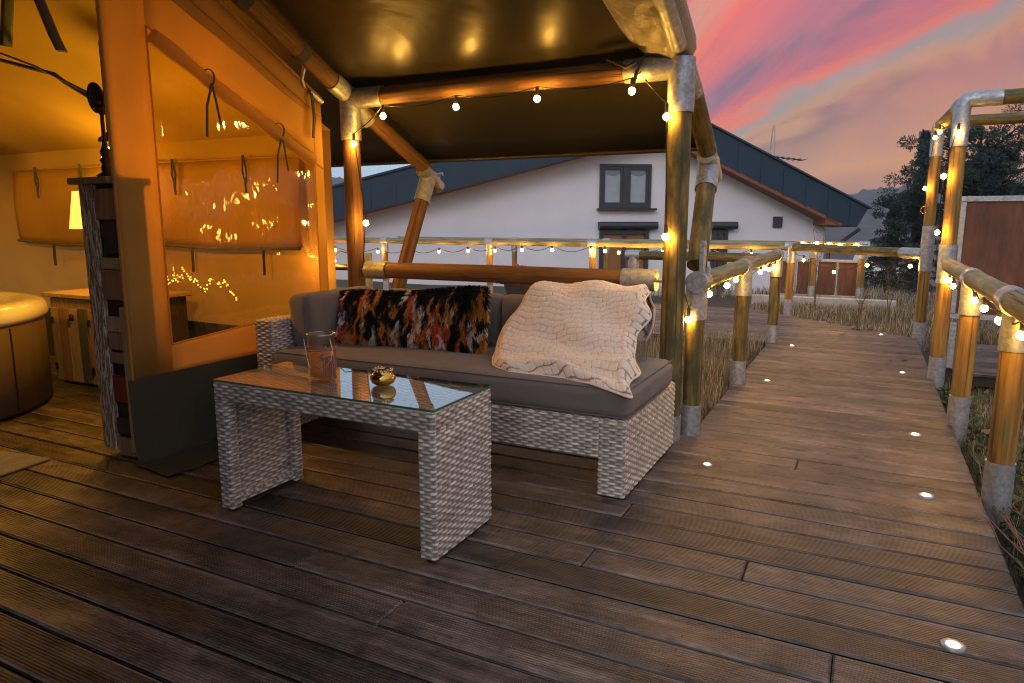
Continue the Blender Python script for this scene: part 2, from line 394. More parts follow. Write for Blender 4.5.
    def lathe(s, c, prof, n=24, tone=.5, mi=0, axis='Z'):
        c = Vector(c); vs = []; fs = []; uv = []
        for (r, z) in prof:
            for j in range(n):
                a = 2 * PI * j / n; vs.append(c + Vector((r * math.cos(a), r * math.sin(a), z)))
        for i in range(len(prof) - 1):
            for j in range(n):
                j2 = (j + 1) % n; fs.append((i * n + j, i * n + j2, (i + 1) * n + j2, (i + 1) * n + j))
                uv.append([(j / n, prof[i][1]), ((j + 1) / n, prof[i][1]), ((j + 1) / n, prof[i + 1][1]), (j / n, prof[i + 1][1])])
        s.add(vs, fs, uv, tone, True, mi); return s
    def ball(s, c, r, n=10, m=7, sz=1.0, tone=.5, mi=0):
        prof = [(r * math.sin(PI * i / m), -r * sz * math.cos(PI * i / m)) for i in range(m + 1)]
        return s.lathe(c, [(max(a, 1e-4), b) for a, b in prof], n, tone, mi)
    def prism(s, poly, vec, tone=.5, mi=0):
        k = len(poly); vec = Vector(vec); A = [Vector(p) for p in poly]; B = [p + vec for p in A]
        fs = [tuple(range(k - 1, -1, -1)), tuple(range(k, 2 * k))] + [(i, (i + 1) % k, k + (i + 1) % k, k + i) for i in range(k)]
        s.add(A + B, fs, None, tone, False, mi); return s
    def grid(s, fn, nu, nv, tone=.5, smooth=True, mi=0, uvs=(1, 1), close=False):
        vs = [fn(i / nu, j / nv) for j in range(nv + 1) for i in range(nu + 1)]; fs = []; uv = []
        for j in range(nv):
            for i in range(nu):
                a = j * (nu + 1) + i; fs.append((a, a + 1, a + nu + 2, a + nu + 1))
                uv.append([(i / nu * uvs[0], j / nv * uvs[1]), ((i + 1) / nu * uvs[0], j / nv * uvs[1]), ((i + 1) / nu * uvs[0], (j + 1) / nv * uvs[1]), (i / nu * uvs[0], (j + 1) / nv * uvs[1])])
        s.add(vs, fs, uv, tone, smooth, mi); return s
    def build(s, name, mat, parent=None, loc=None, cols=None):
        me = bpy.data.meshes.new(name)
        off = Vector(loc) if loc is not None else (Vector(parent['_o']) if parent is not None and '_o' in parent else Vector((0, 0, 0)))
        V = np.array([tuple(v) for v in s.v], dtype=np.float64) - np.array(off)[None, :]
        me.from_pydata(V.tolist(), [], s.f)
        if any(u is not None for u in s.uv):
            ul = me.uv_layers.new(name='UVMap'); flat = []
            for f, u in zip(s.f, s.uv):
                for q in (u if u is not None else [(0, 0)] * len(f)): flat += [q[0], q[1]]
            ul.data.foreach_set('uv', flat)
        a = me.attributes.new('tone', 'FLOAT', 'FACE'); a.data.foreach_set('value', s.tone)
        if cols is not None:
            ca = me.attributes.new('col', 'FLOAT_COLOR', 'FACE'); ca.data.foreach_set('color', np.asarray(cols, dtype=np.float32).ravel())
        me.polygons.foreach_set('use_smooth', s.smooth)
        ms = mat if isinstance(mat, (list, tuple)) else [mat]
        for m in ms: me.materials.append(m)
        if len(ms) > 1: me.polygons.foreach_set('material_index', s.mi)
        me.update()
        o = bpy.data.objects.new(name, me); COL.objects.link(o)
        o['_o'] = tuple(off)
        if parent is not None: o.parent = parent
        else: o.location = off
        return o

def npmesh(name, V, F, mat, parent=None, tone=None, cols=None, smooth=False, off=(0, 0, 0)):
    """fast path for big quad / tri arrays"""
    me = bpy.data.meshes.new(name); V = np.asarray(V, dtype=np.float32) - np.array(off, dtype=np.float32); F = np.asarray(F, dtype=np.int32)
    k = F.shape[1]; me.vertices.add(len(V)); me.vertices.foreach_set('co', V.ravel())
    me.loops.add(F.size); me.loops.foreach_set('vertex_index', F.ravel())
    me.polygons.add(len(F)); me.polygons.foreach_set('loop_start', np.arange(0, F.size, k, dtype=np.int32))
    me.polygons.foreach_set('loop_total', np.full(len(F), k, dtype=np.int32))
    me.polygons.foreach_set('use_smooth', np.full(len(F), smooth))
    if tone is not None: a = me.attributes.new('tone', 'FLOAT', 'FACE'); a.data.foreach_set('value', np.asarray(tone, dtype=np.float32))
    if cols is not None: a = me.attributes.new('col', 'FLOAT_COLOR', 'FACE'); a.data.foreach_set('color', np.asarray(cols, dtype=np.float32).ravel())
    me.materials.append(mat); me.update(calc_edges=True); me.validate()
    o = bpy.data.objects.new(name, me); COL.objects.link(o)
    if parent is not None: o.parent = parent
    return o

def tag(o, label=None, cat=None, group=None, kind=None):
    if label: o['label'] = label
    if cat: o['category'] = cat
    if group: o['group'] = group
    if kind: o['kind'] = kind
    return o
def thing(name, label, cat, loc=(0, 0, 0), group=None):
    o = bpy.data.objects.new(name, None); COL.objects.link(o); o.location = loc; o['_o'] = tuple(loc)
    return tag(o, label, cat, group)
def copy_tree(o, parent=None):
    c = o.copy(); COL.objects.link(c)
    if parent is not None: c.parent = parent
    for ch in [x for x in bpy.data.objects if x.parent == o]: copy_tree(ch, c)
    return c

# ---------------------------------------------------------------- terrain
def sstep(a, b, x): t = np.clip((x - a) / (b - a), 0, 1); return t * t * (3 - 2 * t)
def ground_z(x, y):
    x = np.asarray(x, float); y = np.asarray(y, float); r = np.hypot(x, y)
    z = -.15 - .03 * np.sin(x * 1.3 + y) - .02 * np.sin(y * 2.1 - x)
    z = z - .65 * sstep(12.8, 16, y) * sstep(-1, -4, x) - 1.05 * sstep(12.8, 24, y) * (1 - sstep(-1, -4, x)) - .4 * sstep(16, 24, y) * sstep(-1, -4, x)
    z = z - .9 * sstep(24, 48, r) - 14 * sstep(55, 260, r)
    return z
def terrain():
    rs = np.concatenate([np.linspace(0, 20, 60), np.geomspace(20.6, 930, 90)]); th = np.linspace(0, 2 * PI, 181)[:-1]
    R, T = np.meshgrid(rs, th, indexing='ij'); X = R * np.cos(T); Y = R * np.sin(T) + 2; Z = ground_z(X, Y)
    V = np.stack([X, Y, Z], -1).reshape(-1, 3); nr, nt_ = R.shape
    i, j = np.meshgrid(np.arange(nr - 1), np.arange(nt_), indexing='ij'); j2 = (j + 1) % nt_
    F = np.stack([i * nt_ + j, (i + 1) * nt_ + j, (i + 1) * nt_ + j2, i * nt_ + j2], -1).reshape(-1, 4)
    tag(npmesh('ground', V, F, M['ground'], smooth=True), kind='structure')
terrain()
def hills():
    # a wooded ridge across the valley
    th = np.radians(np.linspace(20, 175, 420)); rs = np.linspace(260, 900, 70)
    R, T = np.meshgrid(rs, th, indexing='ij'); X = R * np.cos(T); Y = R * np.sin(T)
    deg = np.degrees(T)
    h = 30 + 9 * np.sin(np.radians(deg * 3.1 + 20)) + 5 * np.sin(np.radians(deg * 9)) + 2.2 * np.sin(np.radians(deg * 23)) + 1.2 * np.sin(np.radians(deg * 61))
    h = h - 14 * sstep(84, 97, deg) * 1.0
    prof = sstep(260, 640, R) - .3 * sstep(640, 900, R)
    tex = rng.normal(0, 1, R.shape) * 1.3 * (R > 330)
    Z = -15.5 + (h + 21) * prof + tex * prof
    V = np.stack([X, Y, Z], -1).reshape(-1, 3); nr, n2 = R.shape
    i, j = np.meshgrid(np.arange(nr - 1), np.arange(n2 - 1), indexing='ij')
    F = np.stack([i * n2 + j, (i + 1) * n2 + j, (i + 1) * n2 + j + 1, i * n2 + j + 1], -1).reshape(-1, 4)
    tag(npmesh('hills', V, F, M['hill'], smooth=True), kind='structure')
hills()
# road strip in the dip
def road():
    mb = MB()
    def f(u, v):
        x = 1.0 + u * 16 - 2 * v; y = 20 + v * 34; return (x, y, float(ground_z(x, y)) + .03)
    mb.grid(f, 24, 40); tag(mb.build('road', M['road']), kind='structure')
road()

# ---------------------------------------------------------------- deck and path
P_ = .1553
def boards(rows, name, zt=0, th=.028, seed=1):
    r = random.Random(seed); mb = MB()
    for (y0, xa, xb) in rows:
        x = xa
        while x < xb - .02:
            L = r.uniform(2.6, 4.4); x2 = min(x + L, xb)
            if xb - x2 < .5: x2 = xb
            mb.box(((x + x2) / 2, y0 + P_ / 2, zt - th / 2 + r.uniform(-.0012, .0012)), (x2 - x - .003, P_ - .014, th), bev=.006, tone=r.random(), uvo=(r.uniform(0, 60), r.randint(0, 80) * 1.0))
            x = x2
        for xj in np.arange(-7.6, 1.0, .6):
            if xa + .02 < xj < xb - .02 and .5 < y0 < 7:
                for dy in (.035, P_ - .035):
                    q = [(xj + .0035 * math.cos(a), y0 + dy + .0035 * math.sin(a), zt + .0022) for a in np.linspace(0, 2 * PI, 7)[:-1]]; mb.add(q, [(0, 1, 2, 3, 4, 5)], None, 0.0, mi=1)
    return mb
Y0 = .934 - 19 * P_
rows_d, rows_p = [], []
k = 0
while True:
    y = Y0 + k * P_; k += 1
    if y > 10.15: break
    ym = y + P_ / 2
    if ym < 3.93: rows_d.append((y, -8.0, .53))
    elif ym < 7.5: rows_p.append((y, -.83, .53))
    else:
        xr = .53 if ym < 8.37 else .53 - (ym - 8.37) * (1.88 / 1.80)
        rows_p.append((y, -9.5, xr))
tag(boards(rows_d, 'deck', seed=3).build('deck', [M['deck'], M['steel_dark']]), kind='structure')
tag(boards(rows_p, 'path', seed=5).build('path', [M['deck'], M['steel_dark']]), kind='structure')
mb = MB()
for xj in (-7.6, -6.4, -5.2, -4, -2.8, -1.6, -.75, .45): mb.box((xj, .9, -.075), (.06, 5.8, .09))
for xj in (-.77, .47): mb.box((xj, 5.72, -.075), (.05, 3.5, .09))
mb.box((-3.9, 3.9, -.08), (6.3, .04, .1)); mb.box((-5.1, 7.55, -.08), (8.5, .04, .1))
tag(mb.build('deck_joists', M['deck_under']), kind='structure')
mb = boards([(6.75 + i * P_, .72, 3.6) for i in range(11)], 'x', zt=-.03, seed=9); tag(mb.build('side_platform', [M['deck'], M['steel_dark']]), kind='structure')
mb = MB(); mb.box((2.2, 6.8, -.1), (3.0, .04, .08)); mb.box((2.2, 8.3, -.1), (3.0, .04, .08)); tag(mb.build('side_platform_joists', M['deck_under']), kind='structure')

# ---------------------------------------------------------------- recessed deck spots
spots = [(.305, 2.208, 'nearest round floor light sunk into the deck at the bottom right'), (.314, 3.462, 'recessed floor light near the first right post, second from the bottom'),
         (.322, 4.478, 'recessed floor light beside the second right post of the walkway'), (.326, 6.346, 'recessed floor light beside the first tall frame post on the right edge'),
         (.198, 8.438, 'farthest right recessed floor light, where the walkway bends left'), (-.637, 3.434, 'recessed floor light nearest the sofa corner, left edge of the walkway'),
         (-.612, 5.551, 'recessed floor light on the left edge beside the first left rail post'), (-.592, 7.28, 'recessed floor light beside the last left rail post'),
         (-1.25, 8.35, 'small recessed floor light on the side branch of the path')]
def deck_spot(loc):
    t = thing('floor_light', '', 'floor light', loc, 'round recessed floor lights along the walkway')
    a = MB(); a.lathe(loc, [(.019, .004), (.030, .005), (.033, .002), (.033, -.004)], 28); a.build('rim', M['galv'], t)
    a = MB(); a.lathe(loc, [(.0005, .010), (.010, .009), (.016, .0065), (.019, .0035)], 24); a.build('lens', M['spot'], t)
    return t
t0 = deck_spot((0, 0, 0))
for i, (x, y, lb) in enumerate(spots):
    t = t0 if i == 0 else copy_tree(t0)
    t.location = (x, y, .001); t['label'] = lb; t['category'] = 'floor light'
    if 3 <= i <= 5 or i > 5: t.scale = (.8, .8, 1)

# ---------------------------------------------------------------- pole fittings helper
def socket(mb, a, b, r, n=20): mb.tube([a, b], r, n)
def lerp(a, b, t): a = Vector(a); b = Vector(b); return a + (b - a) * t
def dirv(a, b): return (Vector(b) - Vector(a)).normalized()

# ---------------------------------------------------------------- handrails
RZ = .875
def handrail(name, label, A, B, posts, rmat, pmat, group, r=.052, pr=.052, z=RZ, endcap=True, gz=-.16, foot=True, sock_gap=.12, sockets=None):
    A = Vector((*A, z)); B = Vector((*B, z)); d = (B - A).normalized()
    t = thing(name, label, 'handrail', (A.x, A.y, 0), group)
    n = 16; pts = [A.lerp(B, i / 12) for i in range(13)]
    rr = [r * (1 + .03 * math.sin(i * 2.1)) for i in range(13)]
    MB().tube(pts, rr, n).build('rail', rmat, t)
    for (px, py) in posts:
        P = Vector((px, py, 0)); q = A + d * ((P - Vector((A.x, A.y, 0))).dot(d))
        tilt = random.uniform(-.008, .008)
        p0 = Vector((px + tilt, py, gz)); p1 = Vector((px, py, z - r))
        po = MB().tube([p0.lerp(p1, k_ / 8) for k_ in range(9)], [pr * (1 + .02 * math.sin(k_ * 2 + px * 9)) for k_ in range(9)], n).build('post', pmat, t)
        f = MB(); L = .12 + .02 * math.sin(px * 7 + py)
        f.tube([(px + tilt, py, gz - .02), (px + tilt * .8, py, .175)], pr + .005, n, mi=0); f.build('foot', M['galv'], po)
        s = MB(); s.tube([q - d * .075, q + d * .075], r + .008, n + 4); s.tube([(px, py, z - .01), (px, py, z - .21)], pr + .008, n + 4)
        s.tube([(px + .0, py - pr - .012, z - .15), (px, py - pr - .004, z - .15)], .008, 8)
        s.build('socket', M['galv'], po)
    if endcap:
        for q, e in ((A, -1), (B, 1)): MB().tube([q - d * e * .05, q + d * e * .008], r + .007, n + 4).build('end_cap', M['galv'], t)
    return t
g = 'wooden pole handrails along the walkway'
handrail('handrail', 'weathered pole handrail on golden posts along the right edge of the walkway', (.56, 6.42), (.56, .8), [(.565, 4.85), (.585, 3.55), (.585, 2.0), (.585, 1.0)], M['pole_grey'], M['pole'], g)
handrail('handrail', 'short handrail on the left walkway edge starting at the tent corner post', (-.82, 3.86), (-.80, 7.52), [(-.83, 3.93), (-.80, 5.38), (-.80, 7.44)], M['pole_grey'], M['pole_green'], g)
handrail('handrail', 'pole handrail closing the far bend of the walkway between the left post and tall frame', (-.90, 10.07), (.52, 8.41), [(-.90, 10.07)], M['pole_green'], M['pole'], g, endcap=False)
handrail('handrail', 'long far handrail of the side path running behind the tent from the bend', (-9.2, 10.10), (-.94, 10.08), [(-8.3, 10.1), (-7.6, 10.1), (-5.5, 10.1), (-3.72, 10.1), (-2.15, 10.1)], M['pole_grey'], M['pole'], g, z=.88)
handrail('handrail', 'near handrail of the side path turning left off the walkway', (-2.38, 7.55), (-.86, 7.52), [(-2.3, 7.55)], M['pole_green'], M['pole'], g, z=.84, r=.048)
handrail('handrail', 'farthest handrail with rusty panels, ending in front of the house corner', (-9, 12.42), (.02, 12.4), [(-6.2, 12.4), (-4.3, 12.4), (-2.6, 12.4), (-.78, 12.4), (-.06, 12.4)], M['pole_grey'], M['pole'], g, z=.84, r=.055, gz=-.2)

# portal frame posts on the right (tall)
def portal():
    t = thing('pole_frame', 'tall double portal frame of golden poles with steel elbows beside the rusty screen', 'pole frame', (.545, 6.25, 0))
    def tallpost(x, y, top, pm):
        pb = MB().tube([(x + .005, y, -.16), (x, y, .9), (x - .004, y, top - .2)], [.055, .053, .052], 18).build('post', pm, t)
        f = MB().tube([(x + .005, y, -.2), (x + .005, y, .17)], .059, 20).build('foot', M['galv'], pb)
        e = MB(); c = Vector((x - .004, y, top - .05))
        pts = [c + Vector((0, 0, -.33)), c + Vector((0, 0, -.06))] + [c + Vector((.06 - .06 * math.cos(a), 0, -.06 + .06 * math.sin(a))) for a in (PI / 6, PI / 3, PI / 2)] + [c + Vector((.24, 0, .0))]
        e.tube(pts, .057, 20); e.build('elbow', M['galv'], pb)
        b = MB().tube([c + Vector((.2, 0, 0)), c + Vector((1.2, 0, .004)), c + Vector((2.6, 0, 0))], .053, 18).build('beam', M['pole_green'], t)
        return c
    c1 = tallpost(.545, 6.25, 2.13, M['pole']); c2 = tallpost(.542, 8.39, 2.23, M['pole'])
    a = c1 + Vector((.0, .06, -.03)); b = c2 + Vector((0, -.02, -.05))
    MB().tube([a, b], .050, 16).build('side_beam', M['pole'], t)
    for q0, q1 in ((a, a.lerp(b, .1)), (a.lerp(b, .88), b)): MB().tube([q0, q1], .058, 18).build('sleeve', M['galv'], t)
    MB().tube([(.545, 6.25, .74), (.545, 6.25, 1.03)], .062, 18).build('clamp', M['galv'], t)
    MB().tube([(.545, 8.39, .70), (.545, 8.39, 1.16)], .061, 18).tube([(.33, 8.62, .875), (.53, 8.40, .875)], .0595, 18).build('clamp', M['galv'], t)
    # cable ring hooks
    s = MB(); s.tube([Vector((.48 + .03 * math.cos(a), 8.33, 1.32 + .035 * math.sin(a))) for a in np.linspace(0, 2 * PI, 14)], .005, 6); s.build('ring', M['brass'], t)
portal()

# rusty screen on the right
def screen(name, label, x0, x1, y, z0, z1, n, side=None):
    t = thing(name, label, 'screen', (x0, y, z0))
    f = MB()
    f.box(((x0 + x1) / 2, y, z1), (x1 - x0 + .05, .045, .045), bev=.004); f.box(((x0 + x1) / 2, y, z0), (x1 - x0 + .05, .045, .045), bev=.004)
    f.build('frame', M['galv'], t)
    for i in range(n + 1):
        x = x0 + (x1 - x0) * i / n; MB().box((x, y, (z0 + z1) / 2), (.045 if i in (0, n) else .022, .05, z1 - z0 - .047), bev=.004).build('upright', M['galv'], t)
    for i in range(n):
        a = x0 + (x1 - x0) * i / n; b = x0 + (x1 - x0) * (i + 1) / n
        MB().box(((a + b) / 2, y, (z0 + z1) / 2), (b - a - .05, .008, z1 - z0 - .05)).build('panel', M['corten'], t)
    if side:
        ys, zt = side
        f = MB(); f.box((x0 - .02, (y + ys) / 2, z1), (.03, ys - y, .035), bev=.004); f.box((x0 - .02, (y + ys) / 2, zt), (.03, ys - y, .035), bev=.004)
        for q in (.28, .6, .97): f.box((x0 - .02, y + (ys - y) * q, (z1 + zt) / 2), (.03, .035, z1 - zt - .035), bev=.004)
        f.build('side_frame', M['galv'], t)
        for q in (x0 + .02, (x0 + x1) / 2, x1 - .02): MB().box((q, y, z0 / 2 - .04), (.045, .045, z0 - .03), bev=.004).build('leg', M['galv'], t)
        MB().box((x0 - .02, (y + ys) / 2, (z1 + zt) / 2), (.006, ys - y - .04, z1 - zt - .04)).build('side_panel', M['corten'], t)
    return t
screen('privacy_screen', 'large rust brown privacy screen in a steel frame at the right edge of the photo', .675, 2.8, 6.9, .42, 1.385, 4, side=(8.15, .47))
screen('fence_panel', 'low rust brown fence panels below the farthest handrail', -1.35, -.1, 12.5, .0, .58, 4)
mb = MB(); mb.box((-.6, 12.1, -.06), (2.1, .12, .16), bev=.01); tag(mb.build('kerb', M['concrete']), kind='structure')
tag(MB().lathe((-.62, 12.75, -.2), [(.001, 0), (.12, 0), (.13, .05), (.13, .42), (.10, .44), (.001, .44)], 12).build('concrete_bollard', M['concrete']), 'short pale concrete bollard behind the left handrail lights', 'bollard')

# ---------------------------------------------------------------- canopy (frame + fly roof)
YF = 3.78; XL = -3.09; XR = -.925; YE = 4.50; ZE = 1.60; SL = .455
def fly_z(y):   # underside of the fly
    return 2.085 + (YF - y) * SL if y <= YF else 2.085 + (YF - y) * (2.085 - 1.665) / (YE + .04 - YF)
def canopy():
    t = thing('canopy', 'dark coated canvas canopy on a frame of round wooden poles over the sofa', 'canopy', (XL, YF, 0))
    # fly canvas with slight sag
    def fz(x, y, side):
        s = math.sin((x + .88) * PI / 2.2) if -.88 - 4 < x else 0
        return fly_z(y) - .02 * abs(math.sin((x + .9) * PI / 2.18)) * (1 if y < YF else .6) + side * .004
    mb = MB()
    ys = [YE + .05, YE - .2, 4.1, YF + .03, YF - .03, 3.6, 3.3, 3.0, 2.6, 2.2, 1.8, 1.3, .8]
    xs = list(np.linspace(-8.0, -.90, 60))
    V = [(x, y, fz(x, y, 0) if y < 4.5 else fz(x, y, 0)) for y in ys for x in xs]; nx = len(xs)
    F = [(j * nx + i, j * nx + i + 1, (j + 1) * nx + i + 1, (j + 1) * nx + i) for j in range(len(ys) - 1) for i in range(nx - 1)]
    zr = fly_z(.8)
    # unseen rear slope behind the camera's head, lengthened to block sky light
    V2 = [(x, y, zr - (.8 - y) * .52 - .02 * abs(math.sin((x + .9) * PI / 2.18))) for y in (.8, -1.2, -3.6) for x in xs]; o = len(V)
    F2 = [(o + j * nx + i, o + j * nx + i + 1, o + (j + 1) * nx + i + 1, o + (j + 1) * nx + i) for j in range(2) for i in range(nx - 1)]
    mb.add(V + V2, F + F2, None, .5, True)
    c = mb.build('fly_canvas', M['fly'], t)
    for nm, fn in (('rear_light_block', lambda u, v: (-8.0 + u * 7.08, -3.6 + .03 * math.sin(u * 40), v * 1.22)), ('end_light_block', lambda u, v: (-8.0 + .03 * math.sin(u * 40), -3.6 + u * 4.7, v * (1.22 + 2.2 * min(1, u * 4.7 / 4.4)))), ):  # unseen canvas sheets added to keep outside light off the near deck
        q = MB(); q.grid(fn, 80, 6); q.build(nm, M['fly'], t)
    sm = c.modifiers.new('thick', 'SOLIDIFY'); sm.thickness = .006; sm.offset = -1
    # front hem strip at the eave
    MB().tube([(-8, YE + .04, 1.652), (-.92, YE + .04, 1.648)], .014, 8).build('eave_hem', M['fly'], t)
    # posts
    def post(x, y, z1, mat, r=.06, sockz=None):
        p = MB().tube([(x, y, -.02), (x, y, .7), (x, y, 1.4), (x, y, z1)], [r * 1.02, r, r * .99, r * .97], 20).build('post', mat, t); return p
    p = post(XR, YF, 1.9, M['pole_green'], .062)
    MB().tube([(XR, YF, -.005), (XR, YF, .14)], .068, 20).build('foot', M['galv'], p)
    p = post(XL, YF, 1.9, M['pole_red'], .058)
    MB().tube([(XL, YF, -.005), (XL, YF, .12)], .066, 20).build('foot', M['galv'], p)
    # corner fittings
    f = MB(); f.tube([(XR, YF, 1.76), (XR, YF, 2.03)], .070, 22); f.tube([(XR, YF, 1.99), (XR - .3, YF, 1.99)], .062, 20); f.tube([(XR + .01, YF - .02, 1.99), (XR + .02, YF + .16, 1.99 - .105)], .061, 20)
    f.tube([(XR, YF - .071, 1.9), (XR, YF - .078, 1.9)], .008, 8); f.tube([(XR, YF - .071, 1.81), (XR, YF - .078, 1.81)], .008, 8)
    f.build('corner_fitting', M['galv'], t)
    f = MB(); f.tube([(XL, YF, 1.73), (XL, YF, 2.0)], .067, 22); f.tube([(XL, YF, 1.99), (XL + .27, YF, 1.99)], .064, 20); f.tube([(XL, YF + .02, 2.0), (XL, YF - .17, 2.0 + .17 * SL)], .062, 20); f.tube([(XL, YF, 1.98), (XL + .02, YF + .16, 1.98 - .11)], .061, 20)
    f.build('corner_fitting', M['galv'], t)
    # beams
    MB().tube([(XL + .2, YF, 1.99), (-2, YF, 1.995), (XR - .25, YF, 1.99)], .055, 20).build('beam', M['pole_red'], t)
    MB().tube([(XL, YF - .12, 2.0 + .12 * SL), (XL, 1.4, 2.0 + (YF - 1.4) * SL)], .054, 20).build('rafter', M['pole_red'], t)
    for y in (3.38, 2.96):
        z = 2.0 + (YF - y) * SL; MB().tube([(XL, y, z), (XL, y - .055, z + .055 * SL)], .0575, 20).build('rafter_band', M['strap'], t)
    # lower rafters to the eave
    MB().tube([(XL + .02, YF + .1, 1.925), (-2.97, YE - .05, ZE - .0)], .052, 20).build('lower_rafter', M['pole_red'], t)
    MB().tube([(XR + .02, YF + .1, 1.925), (-.905, YE - .08, ZE + .02)], .056, 20).build('lower_rafter', M['pole_green'], t)
    # leaning posts
    for (top, bot, mt, r) in (((-2.965, YE - .02, 1.50), (-3.0, 3.98, .45), M['pole_red'], .05), ((-.905, YE - .05, 1.52), (-.845, 3.97, .96), M['pole_green'], .056)):
        d = dirv(bot, top); q = MB().tube([bot, lerp(bot, top, .5), top], r, 20).build('leaning_post', mt, t)
        f = MB(); f.tube([Vector(top) - d * .17, Vector(top) + d * .07], r + .009, 22)
        f.tube([Vector(top) + Vector((0, -.06, .08)), Vector(top) + Vector((.0, .15, -.04))], r + .004, 20)
        f.tube([Vector(top) + Vector((.0, .13, .0)), Vector(top) + Vector((.0, .17, .05))], .012, 8); f.tube([Vector(top) + Vector((-.03, .16, .05)), Vector(top) + Vector((.03, .17, .06))], .014, 8)
        f.build('eave_fitting', M['galv'], q)
    f = MB(); f.box((-.80, 3.9, 1.0), (.03, .05, .2), bev=.006); f.box((-3.06, 3.86, .82), (.03, .09, .34), bev=.006); f.box((-.775, 3.94, .93), (.02, .03, .06), bev=.004)
    f.tube([(-3.04, 3.80, .96), (-3.025, 3.80, .96)], .009, 8); f.tube([(-3.04, 3.80, .72), (-3.025, 3.80, .72)], .009, 8); f.build('bracket', M['galv'], t)
    MB().tube([(-3.40, 3.9, .885), (-3.1, 3.88, .885)], .022, 10).build('stub_pipe', M['steel_dark'], t)
    # front rail behind the sofa
    z = .885
    MB().tube([(-2.86, YF, z), (-2, YF, z + .002), (-1.15, YF, z)], [.052, .054, .053], 20).build('rail', M['pole_red'], t)
    f = MB(); f.tube([(-2.99, YF, z), (-2.82, YF, z)], .060, 22); f.tube([(-3.04, YF, z), (-2.99, YF, z)], .012, 10); f.build('rail_sleeve', M['galv'], t)
    f = MB(); f.tube([(-1.21, YF, z), (-1.02, YF, z)], .061, 22); f.tube([(-1.02, YF, z), (-.985, YF, z)], .012, 10)
    f.tube([(-1.11, YF - .064, z - .01), (-1.11, YF - .058, z - .01)], .009, 10)
    f.build('rail_sleeve', M['galv'], t)
    # wrapped canvas sleeve along the right edge: up the outside, round the edge pole and flat in underneath
    px = [-.895, -.865, -.862, -.89, -.96, -1.04, -1.10, -1.115, -1.10]; pz = [.075, .05, -.01, -.062, -.078, -.055, -.04, -.02, .0]
    def slv(u, v):
        y = YF + .0 - v * 2.95; k = np.linspace(0, 1, 9); x = float(np.interp(u, k, px)); dz = float(np.interp(u, k, pz))
        wr = math.sin(v * 46 + u * 7) * .006 + math.sin(v * 95 - u * 11 + 2) * .004 + .007 * math.sin(u * 22 + v * 30)
        wd = 1 + .35 * min(1, v * 6)
        return (-.865 + (x + .865) * wd, y - .0 + .02 * math.sin(u * 3.1), fly_z(y) - .0 + dz - abs(wr) * (1 if .25 < u < .95 else .2))
    s = MB(); s.grid(slv, 40, 220); o = s.build('edge_sleeve', M['fly_hem'], t); sm = o.modifiers.new('t', 'SOLIDIFY'); sm.thickness = .004
    # edge pole inside the sleeve + inner flap rope
    MB().tube([(-.925, YF - .1, 2.075), (-.925, .9, 2.03 + (YF - .92) * SL)], .045, 16).build('edge_rafter', M['galv'], t)
    def strp(u, v):
        y = 3.68 - v * 2.7; return (-1.165 - v * 1.9 * .6 * .5 + u * .045 - .0, y, fly_z(y) - .022 - .008 * math.sin(v * 40) - .006 * math.sin(u * PI))
    s = MB(); s.grid(strp, 4, 60); o = s.build('seam_strip', M['fly_hem'], t); sm = o.modifiers.new('t', 'SOLIDIFY'); sm.thickness = .004
    s = MB(); s.tube([(-1.30, 3.70, 2.045), (-1.19, 3.68, 1.99), (-1.10, 3.70, 2.04), (-1.14, 3.70, 1.97), (-1.16, 3.70, 1.89)], [.014, .016, .018, .016, .012], 8, flat=.6); s.build('tie_rope', M['cable'], t)
    # tensioning hook at the tent corner
    s = MB(); s.tube([(XL - .03, 3.42, 2.17), (XL - .09, 3.44, 2.06), (XL - .1, 3.47, 2.02)], .012, 8); s.tube([(-3.175, 3.50, 2.0), (-3.165, 3.60, 1.95)], .016, 8); s.build('hook', M['galv'], t)
    return t
canopy()

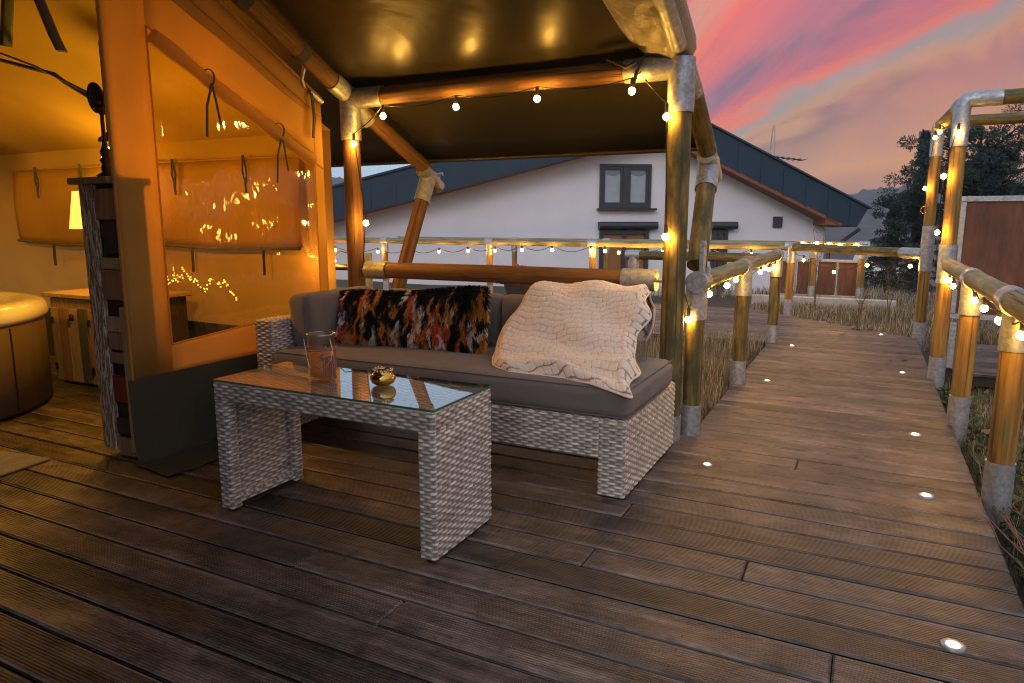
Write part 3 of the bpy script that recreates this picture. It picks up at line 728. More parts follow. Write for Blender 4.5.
# ---------------------------------------------------------------- inner tent
XW = -3.19
def wall_top(y): return 1.94 + (3.68 - y) * .505
def tent():
    t = thing('tent', 'sand coloured safari tent glowing orange from inside with a clear window', 'tent', (XW, 2.16, 0))
    y0, y1 = 2.16, 3.61
    wy0, wy1 = 2.40, 3.53; wzb0, wzb1 = .575, .655
    def wzt(y): return 2.13 - (y - 2.40) * .445
    # side wall as a frame round the window
    W = MB()
    def quad(P): W.add([(XW, a, b) for a, b in P], [(0, 1, 2, 3)], None)
    def strip(ya, yb, f0, f1, n):
        def fn(u, v):
            y = ya + (yb - ya) * u; za, zb = f0(y), f1(y)
            return (XW + .006 * math.sin(y * 9) * math.sin(v * 3), y, za + (zb - za) * v)
        W.grid(fn, n, 6)
    bot = lambda y: .43; wb = lambda y: wzb0 + (y - wy0) / (wy1 - wy0) * (wzb1 - wzb0)
    strip(y0, wy0, bot, wall_top, 5); strip(wy1, y1, bot, wall_top, 4); strip(wy0, wy1, bot, wb, 14); strip(wy0, wy1, wzt, wall_top, 14)
    o = W.build('side_wall', M['tent_canvas'], t); m = o.modifiers.new('t', 'SOLIDIFY'); m.thickness = .004
    # return at the back corner
    R = MB(); R.grid(lambda u, v: (XW + .0 + -u * .12, y1 + u * .05, .43 + v * (1.92 - .43)), 3, 6); R.build('corner_flap', M['tent_canvas'], t)
    # seam piping
    s = MB(); s.tube([(XW + .006, y0, wall_top(y0)), (XW + .006, y1, wall_top(y1))], .009, 6); s.tube([(XW + .006, y0, wall_top(y0) - .14), (XW + .006, y1, wall_top(y1) - .12)], .004, 6)
    s.tube([(XW + .008, y0 + .005, .43), (XW + .008, y0 + .005, wall_top(y0))], .007, 6)
    pts = [(wy0, wb(wy0)), (wy1, wb(wy1)), (wy1, wzt(wy1)), (wy0, wzt(wy0)), (wy0, wb(wy0))]
    s.tube([(XW + .006, a, b) for a, b in pts], .005, 6); s.tube([(XW + .006, wy0, wzt(wy0)), (XW + .006, y1, wzt(wy1) - .09)], .004, 6)
    s.build('piping', M['roll'], t)
    # pvc window
    Wn = MB(); Wn.grid(lambda u, v: (XW - .004 + .006 * math.sin(u * 7 + v * 3), wy0 + (wy1 - wy0) * u, wb(wy0 + (wy1 - wy0) * u) + (wzt(wy0 + (wy1 - wy0) * u) - wb(wy0 + (wy1 - wy0) * u)) * v), 24, 24)
    Wn.build('window', M['pvc'], t)
    # rolled blind along the window top
    pts = [(XW + .032 + .004 * math.sin(i), wy0 + .01 + (wy1 - wy0 - .06) * i / 12, wzt(wy0 + (wy1 - wy0) * i / 12) - .045 - .012 * math.sin(i / 12 * PI)) for i in range(13)]
    MB().tube(pts, [.036 + .005 * math.sin(i * 1.7) for i in range(13)], 14).build('rolled_blind', M['roll'], t)
    for yy in (2.72, 3.20):
        z = wzt(yy) - .045
        s = MB(); s.tube([Vector((XW + .036 + .045 * math.cos(a), yy, z + .046 * math.sin(a))) for a in np.linspace(-.2, 2 * PI - .2, 16)], .007, 6, flat=.4)
        s.tube([(XW + .06, yy, z - .03), (XW + .05, yy - .03, z - .14), (XW + .045, yy - .04, z - .30)], [.008, .008, .008], 6, flat=.35); s.tube([(XW + .06, yy, z - .03), (XW + .05, yy + .03, z - .12), (XW + .05, yy + .05, z - .23)], .008, 6, flat=.35)
        s.build('strap', M['strap'], t)
    s = MB(); s.tube([(XW + .03, 3.50, 1.99), (XW + .035, 3.51, 1.85), (XW + .03, 3.50, 1.72)], .014, 6, flat=.35); s.build('strap', M['cable'], t)
    # skirt
    S = MB(); S.grid(lambda u, v: (XW + .004 + .03 * (1 - v) ** 5 + .011 * math.sin(u * 17 + v * 2) * (1.1 - v), y0 - .02 + u * (y1 - y0 + .02), .008 + v * .425), 30, 14)
    S.grid(lambda u, v: (XW + .03 + v * (.28 + .02 * math.sin(u * 9)), y0 - .03 + u * .95 - v * .04, .009 + .006 * math.sin(u * 15 + v * 4) ** 2), 20, 5)
    S.build('skirt', M['skirt'], t)
    # front returns, back wall, ceiling, left wall
    YB = 3.70
    B = MB(); B.grid(lambda u, v: (-7.9 + u * 4.7, YB + .012 * math.sin(u * 22) * (1 - v), .44 + v * 1.36), 60, 8); B.build('back_wall', M['tent_canvas'], t)
    B = MB(); B.grid(lambda u, v: (-7.9 + u * 4.7, YB - .003 + .012 * math.sin(u * 22), .0 + v * .44), 60, 4); B.build('back_skirt', M['skirt'], t)
    def ceil(u, v):
        x = -7.9 + u * 4.71; y = YB - v * 2.6; z = 1.79 + (YB - y) * .485 - .05 * math.sin(v * PI) * (.6 + .4 * math.sin(u * 14)); return (x, y, min(z, wall_top(y) - .01) if u > .95 else z)
    B = MB(); B.grid(ceil, 60, 26); B.build('ceiling', M['tent_canvas'], t)
    B = MB(); B.grid(lambda u, v: (-7.9, 1.1 + u * 2.6, v * (1.8 + (1 - u) * 1.26)), 10, 10); B.build('left_wall', M['tent_canvas'], t)
    # rolled blinds / flaps on the back wall with hanging straps
    for (xa, xb) in ((-6.75, -5.35), (-5.1, -3.45)):
        F = MB(); F.grid(lambda u, v: (xa + (xb - xa) * u, YB - .035 - .02 * math.sin(v * 3) - .006 * math.sin(u * 17), 1.63 - v * (.60 + .03 * math.sin(u * 3))), 20, 8); o = F.build('blind', M['roll'], t); m = o.modifiers.new('t', 'SOLIDIFY'); m.thickness = .008
        MB().tube([(xa, YB - .06, 1.04), ((xa + xb) / 2, YB - .06, 1.005), (xb, YB - .06, 1.02)], .012, 6).build('blind_hem', M['strap'], t)
        MB().tube([(xa, YB - .05, 1.645), (xb, YB - .05, 1.635)], .006, 6).build('piping', M['roll'], t)
        for q in (.28, .72):
            x = xa + (xb - xa) * q
            s = MB(); s.tube([(x - .015, YB - .07, 1.66), (x - .02, YB - .075, 1.55), (x + .005, YB - .075, 1.46), (x + .02, YB - .075, 1.54), (x - .01, YB - .07, 1.66)], .009, 6, flat=.5)
            s.tube([(x, YB - .075, 1.5), (x + .005, YB - .075, 1.40)], .01, 6, flat=.4); s.build('strap', M['strap'], t); MB().tube([(x + .12, YB - .06, 1.02), (x + .12, YB - .062, .83)], .013, 6, flat=.3).build('strap', M['strap'], t)
    STR = ([(-3.88, 2.2, 2.47), (-3.93, 2.2, 2.29), (-3.99, 2.2, 2.08)], [(-3.77, 2.2, 2.47), (-3.70, 2.2, 2.32), (-3.61, 2.2, 2.14), (-3.58, 2.2, 2.08), (-3.535, 2.2, 2.01)])
    # front edge rope / corner roll
    s = MB(); s.tube([(-4.1, 2.22, 2.63), (-3.6, 2.2, 2.60), (-3.24, 2.18, 2.58)], .045, 12); s.build('rolled_door', M['roll'], t)
    s = MB(); s.tube([(-3.30, 2.2, 2.66), (-3.26, 2.15, 2.56), (-3.28, 2.2, 2.50), (-3.24, 2.2, 2.55)], .02, 8); s.build('strap', M['cable'], t)
    s = MB(); s.tube([(-3.204, 2.175, 2.55), (-3.21, 2.18, 1.9), (-3.205, 2.18, 1.3)], .006, 6); s.build('edge_cord', M['cable'], t)
    for P in STR:
        MB().tube(P, .03, 6, flat=.25).build('strap', M['strap'], t)
    return t
tent()

# fairy lights on the tent's back wall
def fairy():
    t = thing('fairy_lights', 'tangled garland of tiny warm fairy lights low on the inner back wall of the tent', 'fairy lights', (-4.8, 3.62, .8))
    r = random.Random(3); pts = []
    for i in range(80):
        q = i / 79; x = -4.98 + q * .95; pts.append(Vector((x + r.uniform(-.02, .02), 3.60 + r.uniform(-.015, .01), .80 + .035 * math.sin(q * 17) + .02 * math.sin(q * 43 + 1) - .03 * q * 3 * q + r.uniform(-.02, .02))))
    MB().tube(pts, .0022, 5).build('wire', M['brass'], t)
    b = MB()
    for p in pts[::1]:
        b.ball(p + Vector((r.uniform(-.01, .01), -.012, r.uniform(-.012, .012))), .0045, 6, 4)
    b.build('led', M['fairy'], t)['kind'] = 'stuff'
fairy()

# ---------------------------------------------------------------- inside the tent: shelf, lamp, cabinet, tub
def shelf():
    t = thing('shelf_unit', 'tall narrow shelf of reclaimed peeling boards standing at the tent opening', 'shelf', (-3.3, 2.3, 0))
    x0, x1, ya, yb, H = -3.455, -3.205, 2.17, 2.34, 1.39
    MB().box(((x0 + x1) / 2, (ya + yb) / 2 + .02, H / 2 + .03), (x1 - x0 - .03, yb - ya - .06, H - .08)).build('carcass', M['rec_dark'], t)
    MB().box((x0 + .045, ya + .012, H / 2 + .02), (.09, .03, H - .05), bev=.004).build('stile', M['rec_peel'], t)
    MB().box((x0 - .004, (ya + yb) / 2, H / 2 + .02), (.024, yb - ya, H - .05), bev=.004).build('side_board', M['rec_peel'], t)
    MB().box((x1 - .022, ya + .012, .42), (.036, .028, .74), bev=.003).build('stile', M['rec_pale'], t)
    MB().box(((x0 + x1) / 2 - .033, (ya + yb) / 2, H + .006), (x1 - x0 + .06, yb - ya + .05, .032), bev=.005).build('top', M['rec_brown'], t)
    segs = [(.02, .12, 'rec_brown'), (.13, .22, 'rec_dark'), (.30, .44, 'rec_red'), (.50, .56, 'rec_brown'), (.57, .66, 'rec_brown'), (.66, .74, 'rec_pale'), (.82, .97, 'rec_brown'), (.97, 1.03, 'rec_pale'), (1.21, 1.36, 'rec_brown')]
    for z0, z1, mm in segs:
        MB().box(((x0 + .09 + x1 - .0) / 2 - (.012 if z1 < .8 else 0), ya + .016, (z0 + z1) / 2), (x1 - x0 - .09 - (.04 if z1 < .8 else .002), .022, z1 - z0 - .004), bev=.003).build('plank', M[mm], t)
    MB().box((-3.29, ya + .03, 1.13), (.07, .04, .16)).build('dark_box', M['rec_dark'], t)
    MB().box((-3.34, ya + .03, 1.16), (.012, .03, .06)).build('red_strip', M['rec_red'], t)
    MB().box((-3.33, ya + .03, 1.06), (.02, .03, .05)).build('green_strip', M['rec_green'], t)
shelf()
def stand():
    t = thing('candle_stand', 'dark turned iron candle stand with tilted oval plate on top of the tall shelf', 'candle stand', (-3.37, 2.26, 1.412))
    c = (-3.37, 2.26, 1.412)
    MB().lathe(c, [(.001, 0), (.05, 0), (.05, .012), (.022, .03), (.028, .05), (.02, .065), (.03, .085), (.018, .1), (.026, .125), (.014, .15), (.01, .18), (.009, .30), (.02, .31), (.035, .325), (.03, .335), (.001, .336)], 20).build('stem', M['steel_dark'], t)
    def dish(u, v):
        a = u * 2 * PI; r = v
        return (-3.385 + .036 * r * math.cos(a) + .02 * r * math.sin(a) * -.5, 2.25 + .02 * math.cos(a) * r + .01 * (1 - r * r), 1.79 + .075 * r * math.sin(a))
    s = MB(); s.grid(dish, 24, 6); o = s.build('plate', M['steel_dark'], t); m = o.modifiers.new('t', 'SOLIDIFY'); m.thickness = .01
stand()
tag(MB().tube([(-3.385, 2.24, 1.80), (-3.9, 2.28, 1.99), (-4.6, 2.3, 2.21), (-5.6, 2.33, 2.55)], .006, 6).build('cord', M['cable'], loc=(-3.365, 2.24, 1.8)), 'thin dark cord, upper one of the pair stretched from the stand across the tent', 'cord', 'cords across the tent opening')
tag(MB().tube([(-3.362, 2.25, 1.765), (-3.7, 2.30, 1.90), (-3.78, 2.3, 1.945), (-4.7, 2.3, 2.17), (-5.6, 2.33, 2.45)], .011, 6).build('cord', M['rec_dark'], loc=(-3.365, 2.24, 1.8)), 'thicker dark cord, lower one of the pair stretched from the stand across the tent', 'cord', 'cords across the tent opening')

def cabinet():
    x0, x1, ya, yb, H = -5.43, -4.55, 3.12, 3.58, .665
    t = thing('cabinet', 'low cabinet of mixed reclaimed planks with pale top against the tent back wall', 'cabinet', ((x0 + x1) / 2, (ya + yb) / 2, 0))
    MB().box(((x0 + x1) / 2, (ya + yb) / 2, H / 2), (x1 - x0, yb - ya, H - .02)).build('carcass', M['rec_dark'], t)
    MB().box(((x0 + x1) / 2, (ya + yb) / 2 - .02, H + .005), (x1 - x0 + .09, yb - ya + .08, .03), bev=.004).build('top', M['rec_pale'], t)
    MB().box(((x0 + x1) / 2, ya - .012, H - .055), (x1 - x0, .024, .07), bev=.003).build('rail', M['rec_pale'], t)
    ms = ['rec_pale', 'rec_brown', 'rec_pale', 'rec_green', 'rec_brown', 'rec_pale', 'rec_brown', 'rec_green']
    n = 8; w = (x1 - x0) / n
    for k_ in range(2):
        d = MB().box((x0 + w * 2 + k_ * w * 4, ya - .008, .30), (w * 4 - .012, .012, .54)).build('door', M['rec_dark'], t)
        for i in range(4):
            MB().box((x0 + w * (k_ * 4 + i + .5), ya - .022 - (.004 if i % 2 else 0), .30), (w - .006, .018, .55), bev=.003).build('plank', M[ms[k_ * 4 + i]], d)
        for z in (.13, .48): MB().box((x0 + w * (k_ * 4) + .025, ya - .038, z), (.03, .008, .05), bev=.002).build('hinge', M['steel_dark'], d)
        MB().lathe((x0 + w * (k_ * 4 + 2.5), ya - .045, .50), [(.001, -.012), (.016, -.01), (.016, .03), (.001, .04)], 10).build('latch', M['steel_dark'], d)
cabinet()
def lamp():
    c = Vector((-5.40, 3.37, .69))
    c = Vector((-5.02, 3.30, .69))
    t = thing('table_lamp', 'lit table lamp with glowing fabric shade half hidden behind the shelf unit', 'lamp', c)
    MB().lathe(c, [(.001, 0), (.07, 0), (.07, .015), (.02, .03), (.045, .12), (.05, .22), (.02, .34), (.012, .42), (.012, .5), (.001, .5)], 20).build('base', M['rec_dark'], t)
    o = MB().lathe(c + Vector((-.12, 0, .46)), [(.155, 0), (.115, .27)], 32).build('lamp_shade', M['shade'], t)
    bl = MB().ball(c + Vector((-.12, 0, .58)), .03, 12, 8).build('bulb', emis('lamp_bulb', (1, .62, .2), 50), t)
lamp()
def ptlight(name, loc, power, col, r=.04):
    l = bpy.data.lights.new(name, 'POINT'); l.energy = power; l.color = col; l.shadow_soft_size = r
    o = bpy.data.objects.new(name, l); COL.objects.link(o); o.location = loc; return o
ptlight('table_lamp_light', (-5.14, 3.30, 1.52), 22, (1, .50, .025), .06)
# unseen pendant added beyond the left edge to light the tent interior
def pendant():
    c = Vector((-6.6, 2.6, 1.75)); t = thing('added_pendant', 'added unseen pendant lamp lighting the tent from beyond the left edge', 'lamp', c)
    MB().tube([c + Vector((0, 0, .1)), c + Vector((0, 0, .65))], .005, 6).build('cord', M['cable'], t)
    MB().ball(c, .07, 16, 10).build('globe', emis('added_pendant_globe', (1, .55, .16), 14), t)
pendant()
ptlight('added_pendant_light', (-6.5, 2.2, 1.75), 52, (1, .42, .03), .07)  # light for the added pendant

def lantern():
    c = Vector((-3.93, 2.66, 1.58)); t = thing('hanging_lantern', 'lit lantern hanging behind the tent corner post above the shelf', 'lantern', c)
    MB().tube([c + Vector((0, 0, .12)), c + Vector((0, 0, .62))], .004, 6).build('cord', M['cable'], t)
    MB().lathe(c, [(.001, .13), (.05, .09), (.055, .07)], 16).build('cap', M['steel_dark'], t)
    MB().ball(c, .045, 16, 10).build('globe', emis('lantern_globe', (1, .52, .12), 30), t)
lantern()
ptlight('lantern_light', (-3.93, 2.66, 1.46), 58, (1, .50, .025), .06)
def tub():
    c = Vector((-5.5, 2.0, 0)); R = .95
    t = thing('hot_tub', 'round hot tub with brown wood look panels and glossy cream rim inside the tent', 'hot tub', c)
    b = MB(); b.lathe(c, [(R - .06, .02), (R, .03), (R, .56), (R - .01, .58)], 96); b.build('panel', M['tub_panel'], t)
    s = MB(); s.lathe(c, [(R - .005, .575), (R + .015, .585), (R + .028, .61), (R + .024, .65), (R, .685), (R - .06, .70), (R - .16, .69), (R - .2, .64), (R - .25, .4), (R - .4, .25), (.001, .25)], 96); s.build('rim', M['tub_shell'], t)
    # slats and seams
    g_ = MB()
    for z in (.16, .27, .38, .49):
        pts = [c + Vector(((R + .004) * math.cos(a), (R + .004) * math.sin(a), z)) for a in np.linspace(-1.2, -.18, 14)]; g_.tube(pts, .006, 6)
    for a in (-.165, .42): g_.tube([c + Vector(((R + .003) * math.cos(a), (R + .003) * math.sin(a), .04)), c + Vector(((R + .003) * math.cos(a), (R + .003) * math.sin(a), .56))], .005, 6)
    g_.build('seam', M['steel_dark'], t)
    a = .20; p = c + Vector(((R + .012) * math.cos(a), (R + .012) * math.sin(a), 0))
    s = MB(); s.box(p + Vector((0, 0, .50)), (.02, .035, .09), bev=.004); s.box(p + Vector((.006, 0, .44)), (.03, .02, .05), bev=.004); s.build('latch', M['steel_dark'], t)
    MB().lathe(c, [(.001, .0), (R - .07, .0), (R - .07, .03)], 64).build('base', M['steel_dark'], t)
tub()
m_ = MB(); m_.box((-4.02, 1.82, .008), (.8, .26, .012), rot=Matrix.Rotation(.12, 3, 'Z'), bev=.004); tag(m_.build('door_mat', M['mat'], loc=(-4.02, 1.82, 0)), 'flat olive door mat lying on the deck at the left edge by the tub', 'mat')

# ---------------------------------------------------------------- woven wicker surfaces
RIB, ROW, AMP = .031, .0135, .0065
def woven(O, U, Vv, W, H, flip=False, dens=1.0, amp=AMP):
    """returns verts, quads, tones of a woven rattan sheet; O origin, U,V unit axes, normal UxV"""
    O = np.array(O, float); U = np.array(U, float); Vv = np.array(Vv, float); n = np.cross(U, Vv) * (-1 if flip else 1)
    nu = max(4, int(W / RIB * 5 * dens)); nv = max(4, int(H / ROW * 5 * dens))
    u = np.linspace(0, W, nu + 1); v = np.linspace(0, H, nv + 1); UU, VV = np.meshgrid(u, v)
    j = np.floor(VV / ROW); fv = VV / ROW - j
    row = np.sqrt(np.clip(np.sin(PI * fv), 0, 1)); ph = np.tanh(2.6 * np.cos(PI * (UU / RIB + j)))
    strand = row * (.42 + .58 * ph); fu = UU / RIB - np.floor(UU / RIB + .5)
    rib = .30 * np.cos(PI * np.clip(fu, -.5, .5)) * 1.0
    wob = .12 * np.sin(UU * 31 + j * 1.7) + .10 * np.sin(j * 5.3 + UU * 11)
    h = np.maximum(strand + wob * row, rib * .6) * amp
    edge = np.minimum(np.minimum(UU, W - UU), np.minimum(VV, H - VV)); h = h * np.clip(edge / .004, 0, 1) + .0 * h
    P = O + UU[..., None] * U + VV[..., None] * Vv + h[..., None] * n
    a, b = np.meshgrid(np.arange(nv), np.arange(nu), indexing='ij'); q = a * (nu + 1) + b
    F = np.stack([q, q + 1, q + nu + 2, q + nu + 1], -1).reshape(-1, 4)
    if flip: F = F[:, ::-1]
    uc = (u[:-1] + u[1:]) / 2; vc = (v[:-1] + v[1:]) / 2; UC, VC = np.meshgrid(uc, vc); jj = np.floor(VC / ROW)
    seg = np.floor((UC / RIB + jj + 1) / 2)
    hsh = np.modf(np.abs(np.sin(jj * 127.1 + seg * 11.7 + O[0] * 3) * 43758.5453))[0]
    hr = np.modf(np.abs(np.sin(jj * 39.3 + O[1] * 7) * 9631.7))[0]
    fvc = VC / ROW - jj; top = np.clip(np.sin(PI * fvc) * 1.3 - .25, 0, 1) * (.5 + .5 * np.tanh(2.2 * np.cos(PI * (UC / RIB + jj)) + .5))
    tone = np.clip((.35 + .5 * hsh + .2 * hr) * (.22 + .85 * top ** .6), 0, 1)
    return P.reshape(-1, 3), F, tone.reshape(-1)
def woven_obj(name, sheets, parent, off):
    VS, FS, TS = [], [], []; o = 0
    for s in sheets:
        V, F, T = woven(*s[:5], **(s[5] if len(s) > 5 else {})); VS.append(V); FS.append(F + o); TS.append(T); o += len(V)
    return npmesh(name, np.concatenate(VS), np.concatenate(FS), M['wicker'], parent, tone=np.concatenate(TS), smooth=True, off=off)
X, Y, Z = (1, 0, 0), (0, 1, 0), (0, 0, 1); nX, nY, nZ = (-1, 0, 0), (0, -1, 0), (0, 0, -1)
def wbox(x0, x1, y0, y1, z0, z1, faces='xXyYzZ'):
    s = []
    dx, dy, dz = x1 - x0, y1 - y0, z1 - z0
    if 'y' in faces: s.append(((x0, y0, z0), X, Z, dx, dz))
    if 'Y' in faces: s.append(((x1, y1, z0), nX, Z, dx, dz))
    if 'X' in faces: s.append(((x1, y0, z0), Y, Z, dy, dz))
    if 'x' in faces: s.append(((x0, y1, z0), nY, Z, dy, dz))
    if 'Z' in faces: s.append(((x0, y0, z1), X, Y, dx, dy))
    if 'z' in faces: s.append(((x0, y1, z0), X, nY, dx, dy))
    return s

def table():
    L, R_, F_, B_ = -2.352, -1.286, 1.948, 2.362; H = .556; o = ((L + R_) / 2, (F_ + B_) / 2, 0)
    t = thing('coffee_table', 'grey cream woven rattan coffee table with glass top in front of the sofa', 'table', o)
    th = .062
    for (a, b, outer) in ((L, L + th, 'x'), (R_ - th, R_, 'X')):
        inner = 'X' if outer == 'x' else 'x'
        sh = wbox(a, b, F_, B_, .012, H - .075, outer + 'yY')
        # inner face: raised frame and recessed sheet
        if outer == 'x':
            sh += wbox(a, b, F_, F_ + .05, .012, H - .075, 'XY') + wbox(a, b, B_ - .05, B_, .012, H - .075, 'Xy') + wbox(a, b - .03, F_ + .05, B_ - .05, .05, H - .075, 'X')
            sh += wbox(a, b, F_ + .05, B_ - .05, .03, .055, 'XZ')
        else:
            sh += wbox(a, b, F_, B_, .012, H - .075, 'x')
        woven_obj('leg', sh, t, o)
        MB().box(((a + b) / 2, (F_ + B_) / 2, .014), (th - .012, B_ - F_ - .012, .012)).build('leg_base', M['rubber'], t)
    f = MB()
    for x in (L + .03, R_ - .03):
        for y in (F_ + .03, B_ - .03): f.tube([(x, y, 0), (x, y, .014)], .018, 10)
    f.build('foot', M['rubber'], t)
    woven_obj('apron', wbox(L, R_, F_, B_, H - .075, H - .003, 'xXyY') + wbox(L + th, R_ - th, F_ + .03, B_ - .03, H - .075, H - .07, 'z'), t, o)
    woven_obj('tabletop', [((L, F_, H - .004), X, Y, R_ - L, B_ - F_, dict(amp=.002))], t, o)
    gl = MB(); x0, x1, y0, y1 = L - .002, R_ + .002, F_ - .002, B_ + .002; z0, z1 = H + .002, H + .010
    gl.add([(x0, y0, z1), (x1, y0, z1), (x1, y1, z1), (x0, y1, z1)], [(0, 1, 2, 3)], None)
    g2 = gl.build('glass', M['table_glass'], t)
    e = MB()
    e.add([(x0, y0, z0), (x1, y0, z0), (x1, y1, z0), (x0, y1, z0), (x0, y0, z1), (x1, y0, z1), (x1, y1, z1), (x0, y1, z1)], [(0, 1, 5, 4), (1, 2, 6, 5), (2, 3, 7, 6), (3, 0, 4, 7)], None)
    e.build('glass_edge', M['glass_edge'], g2)
table()
TZ = .567

def cushion_mesh(c, size, r, puff, n=14, rot=None, sag=0, seed=0):
    """rounded, slightly inflated box cushion"""
    hx, hy, hz = (a / 2 for a in size); mb = MB(); R = rot or Matrix.Identity(3); c = Vector(c); rr = random.Random(seed); p1, p2 = rr.uniform(0, 6), rr.uniform(0, 6)
    thin = min(range(3), key=lambda a: size[a])
    def mp(q):
        x, y, z = q; h = (hx, hy, hz); p = [x * hx, y * hy, z * hz]; inn = [max(-(h[i] - r), min(h[i] - r, p[i])) for i in range(3)]
        d = Vector([p[i] - inn[i] for i in range(3)])
        v = Vector(inn) + (d.normalized() * r if d.length > 1e-9 else Vector((0, 0, 0)))
        o = [a for a in range(3) if a != thin]; qq = (x, y, z); w = (1 - qq[o[0]] ** 2) * (1 - qq[o[1]] ** 2); w = max(w, 0) ** .5
        v[thin] += math.copysign(1, qq[thin]) * puff * w * (abs(qq[thin]) > .5) 
        v[thin] += .006 * math.sin(qq[o[0]] * 5 + p1) * math.sin(qq[o[1]] * 4 + p2) * w
        for k_ in o: v[k_] += -.010 * (1 - abs(qq[k_])) * 0
        return c + R @ v
    for ax in range(3):
        for sg in (-1, 1):
            o = [a for a in range(3) if a != ax]
            def fn(u, v, ax=ax, sg=sg, o=o):
                uu = -math.cos(u * PI); vv = -math.cos(v * PI); q = [0, 0, 0]; q[ax] = sg; q[o[0]] = uu if (sg > 0) != (ax == 1) else -uu; q[o[1]] = vv; return mp(q)
            mb.grid(fn, n * 2, n, uvs=(1, 1))
    return mb
def weld(o):
    m = o.modifiers.new('w', 'WELD'); m.merge_threshold = .0004
def sofa():
    o = (-1.95, 3.2, 0); t = thing('sofa', 'low grey woven rattan sofa with taupe cushions under the canopy', 'sofa', o)
    F_, B_ = 2.795, 3.66; x0, x1 = -3.05, -.868
    # right end panel (full height to the floor)
    woven_obj('side_panel', wbox(x1 - .118, x1, F_, B_, .012, .352, 'xXyYZ'), t, o)
    woven_obj('front_rail', wbox(x0, x1 - .118, F_, F_ + .06, .182, .352, 'yYzZ'), t, o)
    woven_obj('seat_base', [((x0, B_, .19), X, nY, x1 - x0, B_ - F_)], t, o)
    woven_obj('arm', wbox(x0, x0 + .12, F_ + .04, B_, .012, .655, 'xXyYZ'), t, o)
    woven_obj('backrest', wbox(x0, -1.10, B_ - .06, B_, .19, .64, 'yYxXZ'), t, o)
    MB().box(((x0 + x1) / 2, (F_ + B_) / 2, .27), (x1 - x0 - .14, B_ - F_ - .13, .15)).build('frame', M['rubber'], t)
    f = MB()
    for x in (x1 - .09, x1 - .03, x0 + .05): 
        for y in (F_ + .03, B_ - .04): f.tube([(x, y, 0), (x, y, .014)], .02, 10)
    f.build('foot', M['rubber'], t)
    c = cushion_mesh((-1.875, 3.175, .432), (2.05, .77, .14), .045, .012, 16, seed=2).build('seat_cushion', M['cushion'], t); weld(c)
    pts = []
    c = cushion_mesh((-2.845, 3.27, .635), (.15, .62, .33), .045, .02, 12, Matrix.Rotation(-.10, 3, 'Y'), seed=3).build('side_cushion', M['cushion'], t); weld(c)
    c = cushion_mesh((-2.22, 3.50, .635), (.80, .15, .33), .05, .02, 12, Matrix.Rotation(-.12, 3, 'X'), seed=4).build('back_cushion', M['cushion'], t); weld(c)
    c = cushion_mesh((-1.455, 3.50, .635), (.72, .15, .33), .05, .02, 12, Matrix.Rotation(-.12, 3, 'X'), seed=5).build('back_cushion', M['cushion'], t); weld(c)
    # piping lines
    s = MB()
    for z, inset in ((.495, .012), (.37, .012)):
        x0_, x1_, y0_, y1_ = -2.9 + inset, -.85 - inset, 2.79 + inset, 3.56 - inset
        s.tube([(x0_, y0_, z), (x1_ - .03, y0_, z), (x1_, y0_ + .03, z), (x1_, y1_, z)], .003, 6)
    s.build('piping', M['cushion'], t)
sofa()

